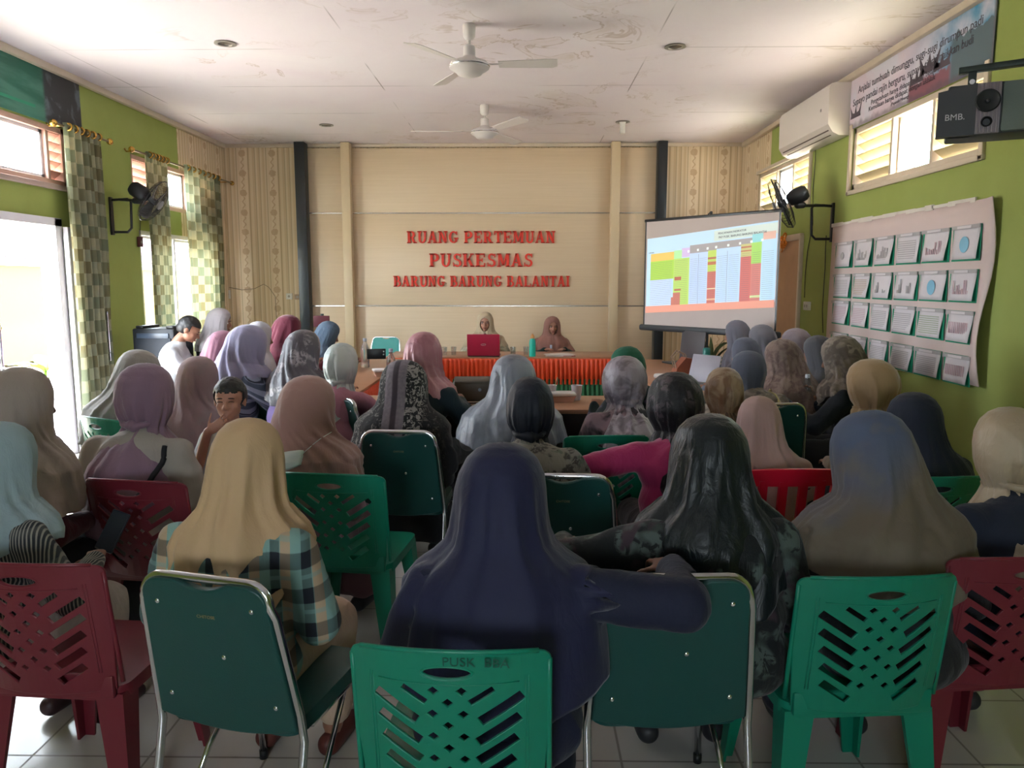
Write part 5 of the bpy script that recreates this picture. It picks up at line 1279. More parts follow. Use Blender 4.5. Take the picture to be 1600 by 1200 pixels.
cells = [(0, 0, 1, 1, 'b4cfe4'), (.55, .02, 1, .155, 'c2cfc8'), (.035, .225, .235, .335, 'd8b860'), (.235, .215, .30, .33, 'a8d89a'), (.30, .195, .365, .32, 'c2aed0'), (.365, .17, .83, .28, '9a9494'), (.83, .13, .905, .235, '8fc8cc'), (.905, .12, .99, .215, 'd0a898'),
 (.035, .335, .235, .60, 'a4c850'), (.235, .33, .365, .97, 'b0cc68'), (.035, .60, .22, .97, 'bccdea'), (.245, .58, .30, .63, 'b0604c'), (.245, .75, .30, .775, 'b0604c'), (.235, .80, .295, .97, 'bc7060'), (.22, .86, .235, .97, 'bc7060'),
 (.365, .28, .51, .97, 'b6c8e6'), (.51, .27, .575, .55, 'b4c860'), (.51, .36, .575, .385, 'b07050'), (.51, .42, .575, .46, 'b8704c'), (.51, .55, .575, .97, 'bc6c60'), (.51, .77, .575, .785, 'd8c0a0'), (.51, .91, .575, .93, 'd8b090'),
 (.575, .26, .755, .97, 'b4cbe8'), (.755, .24, .83, .40, 'b8b478'), (.755, .27, .83, .29, 'b07058'), (.755, .32, .83, .335, 'b07058'), (.755, .40, .83, .97, 'c06a64'), (.83, .235, .90, .50, '9cc864'), (.83, .50, .90, .97, 'c47870'), (.83, .90, .90, .93, 'ccd098'), (.90, .215, .99, .97, 'b2cfe4'), (.0, .97, 1, 1.065, 'd8937e')]
groups = {}
for n_, (u0, v0, u1, v1, c) in enumerate(cells): groups.setdefault(c, []).append((u0, v0, u1, v1, .0045+.00025*n_))
b = B(); mats = []
for i, (c, L) in enumerate(groups.items()):
    mats.append(smat(c))
    for (u0, v0, u1, v1, of) in L: b.quad([sp(u0, v1, of), sp(u1, v1, of), sp(u1, v0, of), sp(u0, v0, of)], i)
mats.append(plain('6e7478', .8)); li = len(mats)-1; rnd = random.Random(4)
for r_ in range(24):
    v = .36+r_*.0255
    for (u0, u1) in ((.04, .225), (.245, .355), (.375, .435), (.445, .505), (.52, .57), (.585, .66), (.67, .745), (.765, .82), (.84, .895), (.91, .985)):
        b.quad([sp(u0, v+.0022, .0142), sp(u1, v+.0022, .0142), sp(u1, v, .0142), sp(u0, v, .0142)], li)
for u in (.44, .66): b.quad([sp(u-.001, .97, .0144), sp(u+.001, .97, .0144), sp(u+.001, .3, .0144), sp(u-.001, .3, .0144)], li)
mats.append(smat('e6f0ea')); 
for u in (.36, .435, .51, .575, .665, .75, .83, .905): b.quad([sp(u-.009, .285-.06*u, .0146), sp(u+.006, .285-.06*u, .0146), sp(u+.006, .255-.06*u, .0146), sp(u-.009, .255-.06*u, .0146)], len(mats)-1)
sl_ = b.obj('projected_table', mats, scr, None)
ang_ = math.atan2(sp(1, .1, 0)[2]-sp(0, .1, 0)[2], SW)
for (t, u, v, sz) in (('PENCAPAIAN INDIKATOR', .585, .075, .028), ('PKP PUSK. BARUNG BARUNG BALANTAI', .59, .128, .030), ('CAPAIAN', .02, .215, .018)):
    tm = text_mesh(t, sz, .0004); pp = sp(u, v, .0155); tm.transform(Matrix.Translation(pp) @ Matrix.Rotation(-ang_, 4, 'Y') @ Matrix.Rotation(PI/2, 4, 'X')); link('slide_text', tm, plain('4a5054', .8), sl_)

# ================================================================== CEILING FANS, LIGHTS
CREAM = plain('cdc6c2', .4, name='cream_enamel', var=.03)
def ceiling_fan(px, py_top, py_hub, rad, rot, label):
    r0 = ray(px, py_top); t = (ZC-H)/r0[2]; x, y = r0[0]*t, r0[1]*t; zh = atY(px, py_hub, y).z
    e = empty('ceiling_fan', (x, y, ZC), rot, label, 'ceiling fan', 'ceiling fans'); dz = zh-ZC
    b = B(); b.lathe([(.02, 0), (.045, 0), (.05, -.02), (.045, -.09), (.03, -.11), (.012, -.115)][::-1]); b.obj('canopy', CREAM, e)
    b = B(); b.cyl((0, 0, -.1), (0, 0, dz+.08), .012); b.obj('rod', CREAM, e)
    b = B(); b.lathe([(.03, dz+.17), (.045, dz+.16), (.045, dz+.09), (.06, dz+.075), (.13, dz+.05), (.15, dz+.03), (.15, dz+.005), (.13, dz-.01), (.11, dz-.015), (.09, dz-.04), (.05, dz-.055), (.0, dz-.058)][::-1], seg=32); b.obj('motor', CREAM, e)
    b = B(); b.tube([(.151*math.cos(2*PI*k/28), .151*math.sin(2*PI*k/28), dz+.018) for k in range(28)], .004, 5, closed=True); b.obj('trim_ring', CHROME, e)
    for k in range(3):
        a = 2*PI*k/3; M = Matrix.Rotation(a, 4, 'Z'); b = B()
        b.box((.19, 0, dz+.03), (.12, .03, .006)); 
        vs = [(.22, -.045), (.22, .045), (rad-.04, .068), (rad, .045), (rad, -.055), (rad-.05, -.062)]
        lo = [b.b.verts.new((p[0], p[1], dz+.026-p[1]*.22)) for p in vs]; hi = [b.b.verts.new((p[0], p[1], dz+.031-p[1]*.22)) for p in vs]
        b.b.faces.new(lo); b.b.faces.new(hi[::-1])
        for i in range(6): b.b.faces.new((lo[i], hi[i], hi[(i+1) % 6], lo[(i+1) % 6]))
        bmesh.ops.transform(b.b, matrix=M, verts=b.b.verts); b.obj('blade', CREAM, e)
ceiling_fan(733, 38, 108, .66, R(-4), 'white ceiling fan nearest the camera')
ceiling_fan(757, 164, 210, .80, R(63), 'white ceiling fan farther away, close to the panelled wall')
def downlight(px, py, label, bulb=False):
    r0 = ray(px, py); t = (ZC-H)/r0[2]; e = empty('downlight', (r0[0]*t, r0[1]*t, ZC), 0, label, 'ceiling light', 'recessed ceiling lights')
    b = B(); b.lathe([(.055, -.002), (.085, -.002), (.088, -.010), (.060, -.012), (.055, -.004)]); b.obj('ring', plain('8f8880', .35, .4), e)
    if not bulb: b = B(); b.lathe([(.0, -.0015), (.056, -.0015), (.056, -.004), (.0, -.005)]); b.obj('lens', plain('5a5450', .2), e)
    else: b = B(); b.cyl((0, 0, -.14), (0, 0, -.003), .033); b.cyl((0, 0, -.02), (0, 0, 0), .04); b.obj('bulb', plain('d6d2cc', .4), e)
downlight(352, 67, 'round recessed light in the ceiling, near left'); downlight(1055, 72, 'round recessed light in the ceiling, near right')
downlight(510, 195, 'round recessed light in the ceiling, far left'); downlight(973, 190, 'ceiling light with a white tube bulb hanging down, far right', True)

# ================================================================== WALL FANS
def wall_fan(wall, py, pyz, head, face_dir, R_, label, side):
    """bracket loop on the wall, arm, motor, wire cage and blades"""
    hp = Vector(head); wy, wz = py, pyz
    e = empty('wall_fan', (wall, wy, wz), 0, label, 'wall fan', 'wall fans'); hp = hp-Vector((wall, wy, wz)); s_ = side
    b = B(); loop = [(0, -.0, 0), (s_*.20, -.0, 0), (s_*.22, 0, -.03), (s_*.20, 0, -.33), (s_*.17, 0, -.36), (0.02*s_, 0, -.36)]
    loop = [(s_*.02, 0, .0), (s_*.19, 0, .01), (s_*.22, 0, -.02), (s_*.21, 0, -.28), (s_*.17, 0, -.32), (s_*.03, 0, -.32)]
    b.tube(loop, .013, 8); b.box((s_*.012, 0, -.16), (.024, .05, .38), bev=.005); b.obj('bracket', BLACKP, e)
    d = Vector(face_dir).normalized(); neck = hp-d*.16+Vector((0, 0, -.09))
    b = B(); b.tube([(s_*.10, 0, .005), tuple(Vector((s_*.2, 0, 0)).lerp(neck, .5)+Vector((0, 0, .0))), tuple(neck)], .014, 8); b.cap(tuple(neck-Vector((s_*.05, 0, 0))), .03, tuple(neck), .034); b.cyl(tuple(neck), tuple(hp-d*.14), .022); b.obj('arm', BLACKP, e)
    q = Vector((0, 0, 1)).rotation_difference(d).to_matrix().to_4x4(); M = Matrix.Translation(hp) @ q
    b = B(); b.lathe([(.0, -.26), (.055, -.25), (.075, -.22), (.08, -.12), (.06, -.07), (.03, -.05), (0, -.05)], seg=20, M=M); b.obj('motor_housing', BLACKP, e)
    b = B()
    for k in range(40):
        a = 2*PI*k/40; ca, sa_ = math.cos(a), math.sin(a)
        pts = [(r*ca, r*sa_, z) for r, z in ((.045, .075), (R_*.55, .07), (R_*.9, .045), (R_, .0), (R_*.9, -.035), (R_*.5, -.06), (.07, -.065))]
        b.tube([M @ Vector(p) for p in pts], .0016, 4)
    for (r, z, w_) in ((R_, 0, .005), (R_*.62, .068, .0022), (R_*.6, -.055, .0022)): b.tube([M @ Vector((r*math.cos(2*PI*k/36), r*math.sin(2*PI*k/36), z)) for k in range(36)], w_, 6, closed=True)
    b.obj('cage', BLACKP, e)
    b = B(); b.lathe([(0, .06), (.05, .06), (.05, .082), (.03, .09), (0, .092)], seg=16, M=M); b.obj('cage_badge', plain('8a8c90', .4), e)
    b = B(); b.cyl(M @ Vector((0, 0, -.04)), M @ Vector((0, 0, .04)), .03)
    b.obj('hub', DKGREY, e)
    for k in range(3):
        a0 = 2*PI*k/3; V = []; Fc = []
        for i in range(7):
            for j in range(7):
                r = .03+(R_*.86-.03)*i/6; a = a0+(j/6-.5)*(1.15-.25*abs(i/6-.6)); z = (j/6-.5)*.05
                V.append(tuple(M @ Vector((r*math.cos(a), r*math.sin(a), z))))
        for i in range(6):
            for j in range(6): Fc.append((i*7+j, (i+1)*7+j, (i+1)*7+j+1, i*7+j+1))
        o = link('blade', np_mesh('blade', V, Fc), plain('3a3c40', .35, name='smoked_blade'), e); md = o.modifiers.new('t', 'SOLIDIFY'); md.thickness = .003
    return e
yw = atX(168, 330, XL); hd = atY(243, 318, yw.y+.35)
wf1 = wall_fan(XL, yw.y+.05, atX(168, 312, XL).z, atY(240, 314, yw.y+.05), (.62, .10, -.42), .23, 'black wall fan on the left wall between the curtains', 1)
yw2 = atX(1303, 330, XR)
wf2 = wall_fan(XR, yw2.y, atX(1303, 322, XR).z, atY(1222, 318, yw2.y-.05), (-.70, .28, -.36), .26, 'black wall fan on the right wall above the tan door', -1)
def cable(name, pts, label, r=.004, col=None):
    b = B(); b.tube(pts, r, 6); o = b.obj(name, col or BLACKP, None, True); tag(o, label, 'cable'); return o
f = lambda px, py: tuple(atX(px, py, XR-.012))
cable('cable', [f(1291, 368), f(1290, 385), f(1289, 420), f(1287, 450), f(1285, 485), f(1286, 520)], 'black cable hanging down from the right wall fan')
cable('cable', [f(1274, 205), f(1274, 250), f(1270, 300), f(1270, 350), f(1262, 390), f(1258, 430), f(1257, 465)], 'thin cable running down from the air conditioner to the sockets')
g = lambda px, py: tuple(atX(px, py, XL+.012))
cable('cable', [g(222, 300), g(219, 340), g(219, 372)], 'short cable hanging from the left wall fan to its switch')
bk = lambda px, py: tuple(atY(px, py, YB-.012))
cable('cable', [bk(358, 449), bk(378, 453), bk(398, 451), bk(412, 444), bk(420, 449), bk(430, 463), bk(432, 500)], 'thin cable sagging across the striped wallpaper', .004, plain('7a6a58', .6))
def plate(name, loc, dims, lab, n=2, mat=None):
    e = empty(name, loc, 0, lab, 'socket'); b = B(); b.box((0, 0, 0), dims, bev=.004); b.obj('cover', mat or plain('d8d4cc', .4), e)
    for k in range(n):
        b = B(); o_ = (k-(n-1)/2)*.06
        if dims[0] < dims[1]: b.cyl((-dims[0]/2-.002, o_, 0), (dims[0]/2+.002, o_, 0), .017)
        else: b.cyl((o_, -dims[1]/2-.002, 0), (o_, dims[1]/2+.002, 0), .017)
        b.obj('outlet', plain('a09a90', .4), e)
plate('wall_socket', tuple(atX(1261, 478, XR-.018)), (.03, .15, .09), 'double white socket on the green wall beside the tan door')
plate('wall_socket', tuple(atY(452, 463, YB-.018)), (.085, .03, .085), 'white socket on the striped wallpaper, left one of the pair by the black column', 1)
plate('wall_socket', tuple(atY(465, 464, YB-.018)), (.075, .03, .075), 'beige socket on the striped wallpaper touching the black column', 1, plain('a58a70', .5))
plate('wall_switch', tuple(atX(356, 460, XL+.02)) if False else tuple(atY(356, 460, YB-.018)), (.07, .03, .12), 'white switch box in the papered corner behind the curtain', 1)
p = atX(219, 378, XL+.02); plate('wall_switch', tuple(p), (.03, .08, .11), 'dark red speed switch under the left wall fan', 1, plain('4a1a20', .4))
# orange ribbon rosette
p = atX(1227, 376, XR-.05); e = empty('ribbon_rosette', p, 0, 'orange ribbon decoration stuck at the top of the tan door', 'decoration')
rn = random.Random(2); OR = plain('d07a1c', .5, name='orange_ribbon')
for k in range(9):
    a = rn.uniform(0, 2*PI); b = B(); pts = []
    for i in range(9): t = i/8*2*PI; pts.append((-.02+.02*math.sin(t), (.05*math.cos(a)*(1-math.cos(t))), .045*math.sin(a)*(1-math.cos(t))+.012*math.sin(t)))
    b.tube(pts, .010, 4); b.obj('loop', OR, e, False)
b = B(); b.tube([(-.03, 0, 0), (-.03, -.03, -.10), (-.03, .02, -.13)], .008, 4); b.obj('tail', OR, e, False)

# ================================================================== AIR CONDITIONER
y0, y1 = atX(1330, 180, XR).y, atX(1249, 180, XR).y
zt2, zb2 = atX(1330, 128, XR).z, atX(1322, 196, XR-.2).z
e = empty('air_conditioner', (XR-.005, (y0+y1)/2, (zt2+zb2)/2-.01), 0, 'white split air conditioner high on the right wall', 'air conditioner'); hh = zt2-zb2; L = y1-y0
b = B(); prof = [(0, -hh/2), (-.10, -hh/2), (-.16, -hh/2+.03), (-.205, -hh/2+.10), (-.21, hh/2-.05), (-.19, hh/2-.01), (-.15, hh/2), (0, hh/2)]
b.prism(prof, -L/2, L/2); b.obj('casing', plain('d5ccc4', .4, name='ac_white', var=.02), e, .5)
b = B(); b.box((-.172, 0, -hh/2+.055), (.012, L-.12, .012), rot=Euler((0, R(-30), 0))); b.box((-.135, 0, -hh/2+.020), (.012, L-.2, .010)); b.obj('outlet_slot', plain('5a4a44', .6), e)
b = B(); b.box((-.213, -L/2+.18, .02), (.004, .02, .025)); b.obj('indicator', plain('8a8480', .4), e)

# ================================================================== BANNERS
def banner(name, X, ya, yb, za, zb, mat, label, side, th=.006):
    b = B(); b.box((0, 0, 0), (th, abs(yb-ya), zb-za)); o = b.obj(name, mat, None, None); o.location = (X, (ya+yb)/2, (za+zb)/2); return tag(o, label, 'banner')
def banner_mat():
    s = N('printed_landscape'); o = s.sep(); y, z = o[1], o[2]
    base = s.mix(s.step(s.math('ADD', y, s.math('MULTIPLY', z, .5)), .2, -.75), lin('cdbcc6'), lin('2a86ac'))
    sky = s.mix(s.step(s.noise(2.4, 4), .45, .62), base, lin('c9c6d0'))
    hill = s.math('MULTIPLY', s.step(s.math('SUBTRACT', s.math('MULTIPLY', s.noise(5, 3, mp=(1, 1, .2)), .36), s.math('ADD', z, .10)), .0, .01), s.step(y, -.55, -.62))
    col = s.mix(hill, sky, lin('4a6068'))
    red = s.math('MULTIPLY', s.math('MULTIPLY', s.step(y, .02, -.02), s.step(y, -.62, -.58)), s.step(s.math('ADD', z, s.math('MULTIPLY', s.noise(14, 2), .1)), -.03, -.05))
    col = s.mix(red, col, lin('7d4a56'))
    low = s.step(s.math('ADD', z, s.math('MULTIPLY', s.noise(9, 3), .12)), -.10, -.14); col = s.mix(s.math('MULTIPLY', low, s.math('MULTIPLY', s.step(y, -.95, -.9), .65)), col, lin('544452'))
    edge = s.step(y, -1.08, -1.10); col = s.mix(edge, col, lin('51555c'))
    return s.done(col, .45)
ya, yb_ = atX(1554, 100, XR).y, atX(1331, 170, XR).y
bn = banner('wall_banner', XR-.012, ya, yb_, 3.0, 3.44, banner_mat(), 'printed banner with a proverb high on the right wall above the vent window', -1)
LB_ = yb_-ya
for (t, zz, sz, y_, al) in (('Anjalai tumbuah dimunggu, sugi-sugi dirumpun padi', .075, .089, LB_/2-.16, 'LEFT'), ('Supayo pandai rajin berguru, supayo tinggi naikkan budi', -.02, .089, LB_/2-.06, 'LEFT'), ('Pengetahuan hanya didapat dengan belajar,', -.085, .058, LB_/2-.44, 'LEFT'), ('Kemuliaan hanya didapat dengan akhlak', -.135, .058, LB_/2-.40, 'LEFT'), ('(Pepatah Minang)', -.178, .036, LB_/2-.82, 'LEFT')):
    tm = text_mesh(t, sz, .0006, al)
    w_ = max(v.co.x for v in tm.vertices); mx = LB_-.30 if sz > .08 else LB_*.5
    if sz < .05: mx = .30
    tm.transform(Matrix.Translation((-.0045, y_, zz)) @ Matrix.Rotation(-PI/2, 4, 'Z') @ Matrix.Rotation(PI/2, 4, 'X') @ Matrix.Diagonal((mx/w_, 1, 1, 1)))
    link('banner_text', tm, plain('3a343c', .6, name='dark_print'), bn)
# roof-horn houses on the banner
b = B()
for (yy, zz, s_) in ((-.12, -.10, .12), (-.30, -.06, .16), (-.48, -.08, .13), (LB_/2-.13, -.13, .12)):
    b.b.faces.new([b.b.verts.new((-.0042, yy+p[0]*s_, zz+p[1]*s_)) for p in ((-.9, 0), (-.8, .25), (-1.0, 1.0), (-.55, .42), (-.2, .35), (0, .9), (.2, .35), (.55, .42), (1.0, 1.0), (.8, .25), (.9, 0))])
b.obj('banner_print', plain('4a3f48', .6), bn, None)
def gmat():
    s = N('green_print'); o = s.sep(); base = s.mix(s.step(s.noise(1.5, 4, mp=(1, 1, 6)), .4, .6), lin('0f5c48'), lin('3f7a68'))
    right = s.step(o[1], .52, .56); col = s.mix(right, base, s.mix(s.step(s.noise(4, 3, dist=1), .52, .62), lin('24282c'), lin('55606a')))
    return s.done(col, .5)
yg = atX(122, 150, XL).y; gb = banner('wall_banner', XL+.012, yg-2.2, yg, 2.99, 3.44, gmat(), 'dark green printed banner high on the left wall above the vent window', 1)
b = B(); b.box((.004, -.3, -.12), (.002, 1.4, .025)); b.obj('banner_print', plain('1f8a68', .5), gb, None)

# ================================================================== CHART BOARD
y_r, y_l = atX(1552, 470, XR).y, atX(1300, 430, XR).y
za_, zb2_ = .86, 2.14
def board_mesh():
    V = []; n, m = 24, 12
    for i in range(n+1):
        for j in range(m+1):
            u, v = i/n, j/m; z = za_+(zb2_-za_)*v+(.05*(1-u)*(1-v))+.02*(1-v)*0
            edge = max(0, (.07-u)/.07)
            V.append((XR-.022-.05*edge**1.5*(.6+.5*math.sin(v*7))-.004*math.sin(u*19+v*5), y_r+(y_l-y_r)*u+edge*.02*math.sin(v*6), z))
    Fc = [(i*(m+1)+j, (i+1)*(m+1)+j, (i+1)*(m+1)+j+1, i*(m+1)+j+1) for i in range(n) for j in range(m)]
    return np_mesh('chart_board', V, Fc)
bo = link('chart_board', board_mesh(), plain('cdb9b4', .6, name='pinkish_white_sheet', var=.03)); md = bo.modifiers.new('t', 'SOLIDIFY'); md.thickness = .006; md.offset = 1
tag(bo, 'large white board sheet curling at one edge on the right wall', 'notice board')
b = B(); rnd = random.Random(3); yy = y_r+.25
while yy < y_l-.1: w_ = rnd.uniform(.12, .3); b.box((XR-.020, yy+w_/2, zb2_+.006), (.010, w_, rnd.uniform(.02, .045))); yy += w_*.92
b.obj('torn_top_strip', plain('d8cfc4', .8), bo)
GRB = plain('0f8a66', .5, name='green_backing'); PAPR = plain('d0c9cc', .75, name='chart_paper', var=.04); GRY = plain('aaa4a4', .7); BLU = plain('7fb4cc', .7); PNK = plain('bda0a8', .7); TANP = plain('b09a84', .7); GRP = plain('9aa58c', .7)
colpx = [(1308, 1335), (1339, 1366), (1370, 1400), (1404, 1441), (1444, 1487), (1491, 1535)]
rowz = [(atX(1515, 352, XR).z, atX(1515, 408, XR).z), (atX(1515, 421, XR).z, atX(1515, 473, XR).z), (atX(1515, 486, XR).z, atX(1515, 538, XR).z), (atX(1515, 556, XR).z, atX(1515, 604, XR).z)]
o6 = ['first', 'second', 'third', 'fourth', 'fifth', 'sixth']; o4 = ['top', 'second', 'third', 'bottom']; rnd = random.Random(9)
kinds = [['disc', 'bars', 'lines', 'table', 'barsp', 'pie'], ['table', 'tan', 'bars2', 'bars3', 'pie', 'barsp'], ['pink', 'pink', 'table', 'table', 'green', 'grid'], ['table', 'table', 'table', 'table', 'table', 'grid']]
what = dict(disc='small grey disc', bars='faint bar chart', lines='fine line chart', table='grey table', barsp='pinkish bar chart', pie='blue pie chart', tan='tan table', bars2='two small bar groups', bars3='two tall bar groups', pink='pink table', green='greenish table', grid='fine grid table')
for r_ in range(4):
    zt3, zb3 = rowz[r_]
    for c_ in range(6):
        ya3, yb3 = atX(colpx[c_][1], 440, XR).y, atX(colpx[c_][0], 440, XR).y
        if r_ == 3 and c_ == 5: pass
        cw, chh = yb3-ya3, zt3-zb3; dz = .02*(5-c_)/5*(1 if r_ > 1 else -.6)
        e = empty('chart_sheet', (XR-.034, (ya3+yb3)/2, (zt3+zb3)/2+dz), 0, f'chart sheet with a {what[kinds[r_][c_]]}, {o6[c_]} from left, {o4[r_]} row', 'chart sheet', 'chart sheets on the board')
        b = B(); b.box((.004, 0, 0), (.003, cw, chh)); b.obj('backing', GRB, e)
        V = []; n = 6; k1, k2 = rnd.uniform(.0, .03), rnd.uniform(.5, 1.2)
        for i in range(n+1):
            for j in range(n+1):
                u, v = i/n, j/n; V.append((-.001-.02*k2*(1-u)**2*(1-v)-.003*math.sin(v*5+k2), -cw/2+.006+k1*(1-v)+(cw-.018-k1)*u, -chh/2+.012+(chh-.014)*v))
        sh = link('sheet', np_mesh('sheet', V, [(i*(n+1)+j, (i+1)*(n+1)+j, (i+1)*(n+1)+j+1, i*(n+1)+j+1) for i in range(n) for j in range(n)]), PAPR, e); md = sh.modifiers.new('t', 'SOLIDIFY'); md.thickness = .001
        b = B(); b.box((-.010, 0, chh/2-.014), (.004, cw, .026)); hd_ = b.obj('header_strip', GRY, e); b = B(); b.box((-.013, .01, chh/2-.014), (.002, cw*.5, .017)); b.obj('header_title', PAPR, hd_)
        kd = kinds[r_][c_]; X_ = -.012; b = B()
        def rc(u0, v0, u1, v1): b.box((X_, -cw/2+cw*(1-(u0+u1)/2), -chh/2+chh*(v0+v1)/2), (.002, cw*(u1-u0), chh*(v1-v0)))
        if kd in ('disc', 'pie'):
            rr = .035 if kd == 'disc' else .055; b.cyl((X_-.001, 0, -.01), (X_+.001, 0, -.01), rr, seg=24); mt = GRY if kd == 'disc' else BLU
        elif kd.startswith('bars') or kd == 'lines':
            mt = PNK if kd == 'barsp' else GRY
            for k in range(9):
                if kd in ('bars2', 'bars3') and k in (3, 4, 5): continue
                rc(.2+k*.065, .25, .2+k*.065+.035, .28+rnd.uniform(.04, .4 if kd != 'bars3' else .5))
            if kd == 'lines': rc(.15, .2, .8, .215)
        elif kd == 'grid':
            mt = PNK
            for k in range(11): rc(.15+k*.065, .3, .15+k*.065+.03, .65)
        else:
            mt = {'table': GRY, 'tan': TANP, 'pink': PNK, 'green': GRP}[kd]
            for k in range(9): rc(.14, .18+k*.068, .86, .18+k*.068+.028)
        b.obj('chart_print', mt, e, None)
# ================================================================== HANGING LOUDSPEAKER (right, near)
c0 = atY(1556, 168, 3.75)
e = empty('loudspeaker', c0, R(-27), 'dark karaoke loudspeaker hanging from a bracket near the right wall', 'loudspeaker')
SPK = plain('44474a', .55, name='speaker_vinyl', var=.08); GRL = plain('6b7670', .7, name='speaker_grille', var=.06, bump=.3, bscale=300)
Wd, Hs, Dp = .46, .235, .24
b = B(); b.box((.03, Dp/2, 0), (Wd, Dp, Hs), bev=.012); b.obj('cabinet', SPK, e)
b = B(); b.prism([(-.24, -Hs/2), (-.08, -Hs/2), (-.08, Hs/2-.002), (-.24, Hs/2-.03)], -.02, .05); b.obj('side_panel', plain('3a3a3e', .5), e)
b = B()
for k in range(6): b.box((-.075+.016*k, -.012, 0), (.010, .012, Hs-.01), bev=.002)
b.box((-.035, -.005, 0), (.105, .012, Hs-.006)); b.obj('ribbed_panel', plain('8f8288', .4, name='ribbed_silver'), e)
b = B(); b.lathe([(.030, -.004), (.048, 0), (.052, .010), (.046, .018), (.030, .006), (.012, .0), (.008, .012), (0, .016)], seg=28, M=Matrix.Rotation(PI/2, 4, 'X')); o = b.obj('horn', DKGREY, e); o.location = (-.035, -.02, .030)
b = B(); b.lathe([(.0, -.004), (.020, -.004), (.024, .012), (.020, .014), (.015, .0)], seg=24, M=Matrix.Rotation(PI/2, 4, 'X')); o = b.obj('bass_port', BLACKP, e); o.location = (-.035, -.02, -.065)
b = B(); b.box((.145, -.010, 0), (.245, .025, Hs-.012), bev=.010); b.obj('grille', GRL, e)
tm = text_mesh('BMB.', .040, .001, 'CENTER'); tm.transform(Matrix.Translation((-.165, -.022, -.045)) @ Matrix.Rotation(PI/2, 4, 'X')); link('logo', tm, plain('c9c4c8', .4), e)
b = B(); b.box((.15, .12, Hs/2+.10), (.62, .05, .028), rot=Euler((0, R(-2), 0)), bev=.004); b.box((-.10, .12, Hs/2+.055), (.035, .03, .09)); b.box((.30, .12, Hs/2+.055), (.035, .03, .09)); b.obj('bracket', plain('22302a', .5), e)
b = B(); b.cyl((-.10, .10, Hs/2+.03), (-.10, .095, Hs/2+.03), .012); b.obj('bolt', CHROME, e)
wl = Matrix.Rotation(R(27), 3, 'Z') @ (Vector((XR, c0.y, c0.z))-c0)
b = B(); a0 = Vector((.44, .12, Hs/2+.10)); b.tube([a0, (Matrix.Rotation(R(27), 3, 'Z') @ Vector((XR-c0.x, .18, .24)))], .022, 8); b.obj('bracket_arm', plain('22302a', .5), e)

# ================================================================== STANDING LOUDSPEAKER (left)
x0 = (251-819)/1200*7.75
zt4 = atY(250, 512, 7.75).z
e = empty('floor_loudspeaker', (x0, 7.75, 0), R(-6), 'big black loudspeaker cabinet standing on the floor under the left window', 'loudspeaker')
b = B(); b.box((0, 0, zt4/2+.02), (.44, .36, zt4-.04), bev=.015); cab = b.obj('cabinet', plain('1b2028', .5, name='speaker_black'), e)
b = B(); b.box((0, -.185, zt4*.62), (.38, .012, zt4*.60), bev=.006); b.obj('grille', plain('262c36', .6, bump=.5, bscale=250), e)
b = B(); b.box((0, -.187, zt4-.07), (.34, .01, .05), bev=.004); b.obj('control_panel', plain('3a4658', .3), e)
for s_ in (-1, 1): b = B(); b.box((s_*.16, 0, zt4+.012), (.08, .3, .03), bev=.01); b.obj('handle', BLACKP, e)
for s_ in (-1, 1): b = B(); b.cyl((s_*.20, .1, .045), (s_*.235, .1, .045), .045); b.obj('wheel', BLACKP, e)
b = B(); b.box((.05, -.19, .25), (.22, .02, .12), bev=.005); b.obj('label_plate', plain('8f949c', .3, .5), e)

# ================================================================== CURTAINS
def curtmat():
    s = N('checked_curtain'); o = s.sep(); u = s.n('ShaderNodeUVMap'); uv = s.n('ShaderNodeSeparateXYZ'); s.l(u.outputs[0], uv.inputs[0])
    fx = s.math('FLOOR', s.math('MULTIPLY', uv.outputs[0], 1/.075)); fz = s.math('FLOOR', s.math('MULTIPLY', uv.outputs[1], 1/.11))
    ck = s.math('MODULO', s.math('ABSOLUTE', s.math('ADD', fx, fz)), 2.0)
    n = s.noise(2.2, 3); n2 = s.noise(8, 3)
    dk = s.mix(s.step(n, .4, .6), lin('737a62'), lin('776f50')); lt = s.mix(s.step(n2, .4, .6), lin('9f9b7c'), lin('90937a'))
    col = s.mix(ck, dk, lt)
    s.val(col, s.b.inputs['Base Color']); s.b.inputs['Roughness'].default_value = .9
    tl = s.n('ShaderNodeBsdfTranslucent'); s.l(col, tl.inputs[0]); mx = s.n('ShaderNodeMixShader'); mx.inputs[0].default_value = .42
    s.l(s.b.outputs[0], mx.inputs[1]); s.l(tl.outputs[0], mx.inputs[2]); s.l(mx.outputs[0], s.t.nodes['Material Output'].inputs[0]); return s.m
CM = curtmat(); BRASS = plain('c79a4a', .25, .9, name='brass'); RODM = plain('7a6a4a', .4, .6, name='rod_bronze')
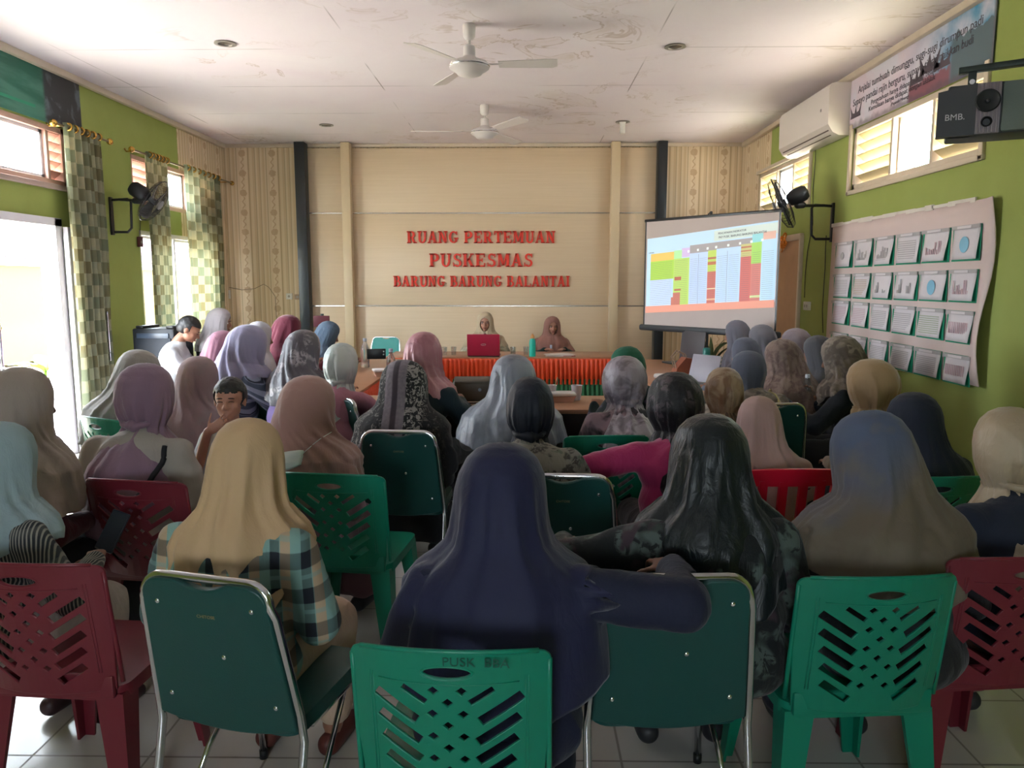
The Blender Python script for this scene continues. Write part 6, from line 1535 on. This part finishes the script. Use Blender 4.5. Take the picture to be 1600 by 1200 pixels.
def curtain(ya, yb, z0, z1, folds, label, X=XL+.14, gather=1.0):
    n, m = folds*10, 40; V = []; UV = []
    for i in range(n+1):
        for j in range(m+1):
            u, v = i/n, j/m; ph = 2*PI*folds*u
            narrow = 1-(1-gather)*math.sin(PI*min(1, v*1.0))**1.2 if gather < 1 else 1
            y = (ya+yb)/2+((u-.5)*(yb-ya))*narrow; x = X+.045*math.sin(ph+.5*math.sin(v*4+u*7))*(.8+.3*v)+.012*noise.noise((u*5, v*4, 1))
            V.append((x, y, z1-(z1-z0)*v)); UV.append((u*folds*.20, v*(z1-z0)))
    Fc = [(i*(m+1)+j, (i+1)*(m+1)+j, (i+1)*(m+1)+j+1, i*(m+1)+j+1) for i in range(n) for j in range(m)]
    me = np_mesh('curtain', V, Fc); ul = me.uv_layers.new(name='UVMap')
    for lp in me.loops: ul.data[lp.index].uv = UV[lp.vertex_index]
    o = link('curtain', me, CM); tag(o, label, 'curtain', 'checked curtains on the left wall')
    for k in range(folds):
        y = ya+(yb-ya)*(k+.25)/folds; b = B(); b.tube([(X+.035+.03*math.cos(t), y, z1-.035+.03*math.sin(t)) for t in [2*PI*q/14 for q in range(14)]], .009, 6, closed=True); b.obj('ring', BRASS, o, True)
    return o
def rod(ya, yb, z, label, X=XL+.14):
    e = empty('curtain_rod', (X, ya, z), 0, label, 'curtain rod', 'curtain rods'); b = B(); b.cyl((0, 0, 0), (0, yb-ya, 0), .011); b.obj('pole', RODM, e)
    for y in (0, yb-ya): b = B(); b.ball((0, y, 0), .032); b.obj('finial', BRASS, e)
    for y in (.12, yb-ya-.12): b = B(); b.tube([(0, y, 0), (-.12, y, 0), (-.135, y, .03)], .008); b.obj('rod_bracket', BRASS, e)
XC = XL+.14
cA, cB_ = atX(102, 250, XC).y, atX(157, 250, XC).y
z_r1 = atX(120, 204, XC).z
curtain(cA, cB_, .12, z_r1+.03, 6, 'long checked curtain beside the glass door')
rod(atX(84, 200, XC).y, atX(172, 230, XC).y, z_r1, 'brass-ended curtain rod above the glass door')
cC, cD = atX(231, 300, XC).y, atX(262, 300, XC).y
z_r2 = atX(240, 245, XC).z
curtain(cC, cD, .12, z_r2+.03, 6, 'checked curtain gathered narrow behind the left wall fan', gather=.9)
curtain(atX(289, 300, XC).y, min(10.9, atX(343, 300, XC).y), .12, z_r2+.03, 7, 'checked curtain in the papered corner, lit yellow from behind')
rod(atX(206, 240, XC).y, 10.93, z_r2, 'long curtain rod above the far left window')
leafy('potted_palm', (atY(1112, 560, 9.9).x, 9.9, 0), 26, .68, .42, LEAF2, 'slim-leaved potted palm behind the projection screen', 'plant', .028, .8, 8)
# backs of extra seats seen between people: folder leaning in front of panel
p = atY(515, 500, 10.0); b = B(); b.box((0, 0, 0), (.20, .03, .14), bev=.006); o = b.obj('seat_back', plain('5a1626', .6)); e = empty('office_chair', (p.x, 9.6, 0), 0, 'dark red office chair behind the slate blue headscarf', 'chair'); o.parent = e; o.location = (0, 0, atY(515, 502, 9.6).z); b = B(); b.tube([(0, .03, .45), (0, .04, 1.2)], .02); b.obj('back_post', BLACKP, e); b = B(); b.box((0, -.22, .45), (.44, .44, .07), bev=.03); b.obj('seat', plain('5a1626', .6), e); b = B(); b.cyl((0, -.2, .05), (0, -.2, .42), .025); [b.tube([(0, -.2, .09), (.25*math.cos(k*1.257), -.2+.25*math.sin(k*1.257), .03)], .018) for k in range(5)]; b.obj('base', BLACKP, e)
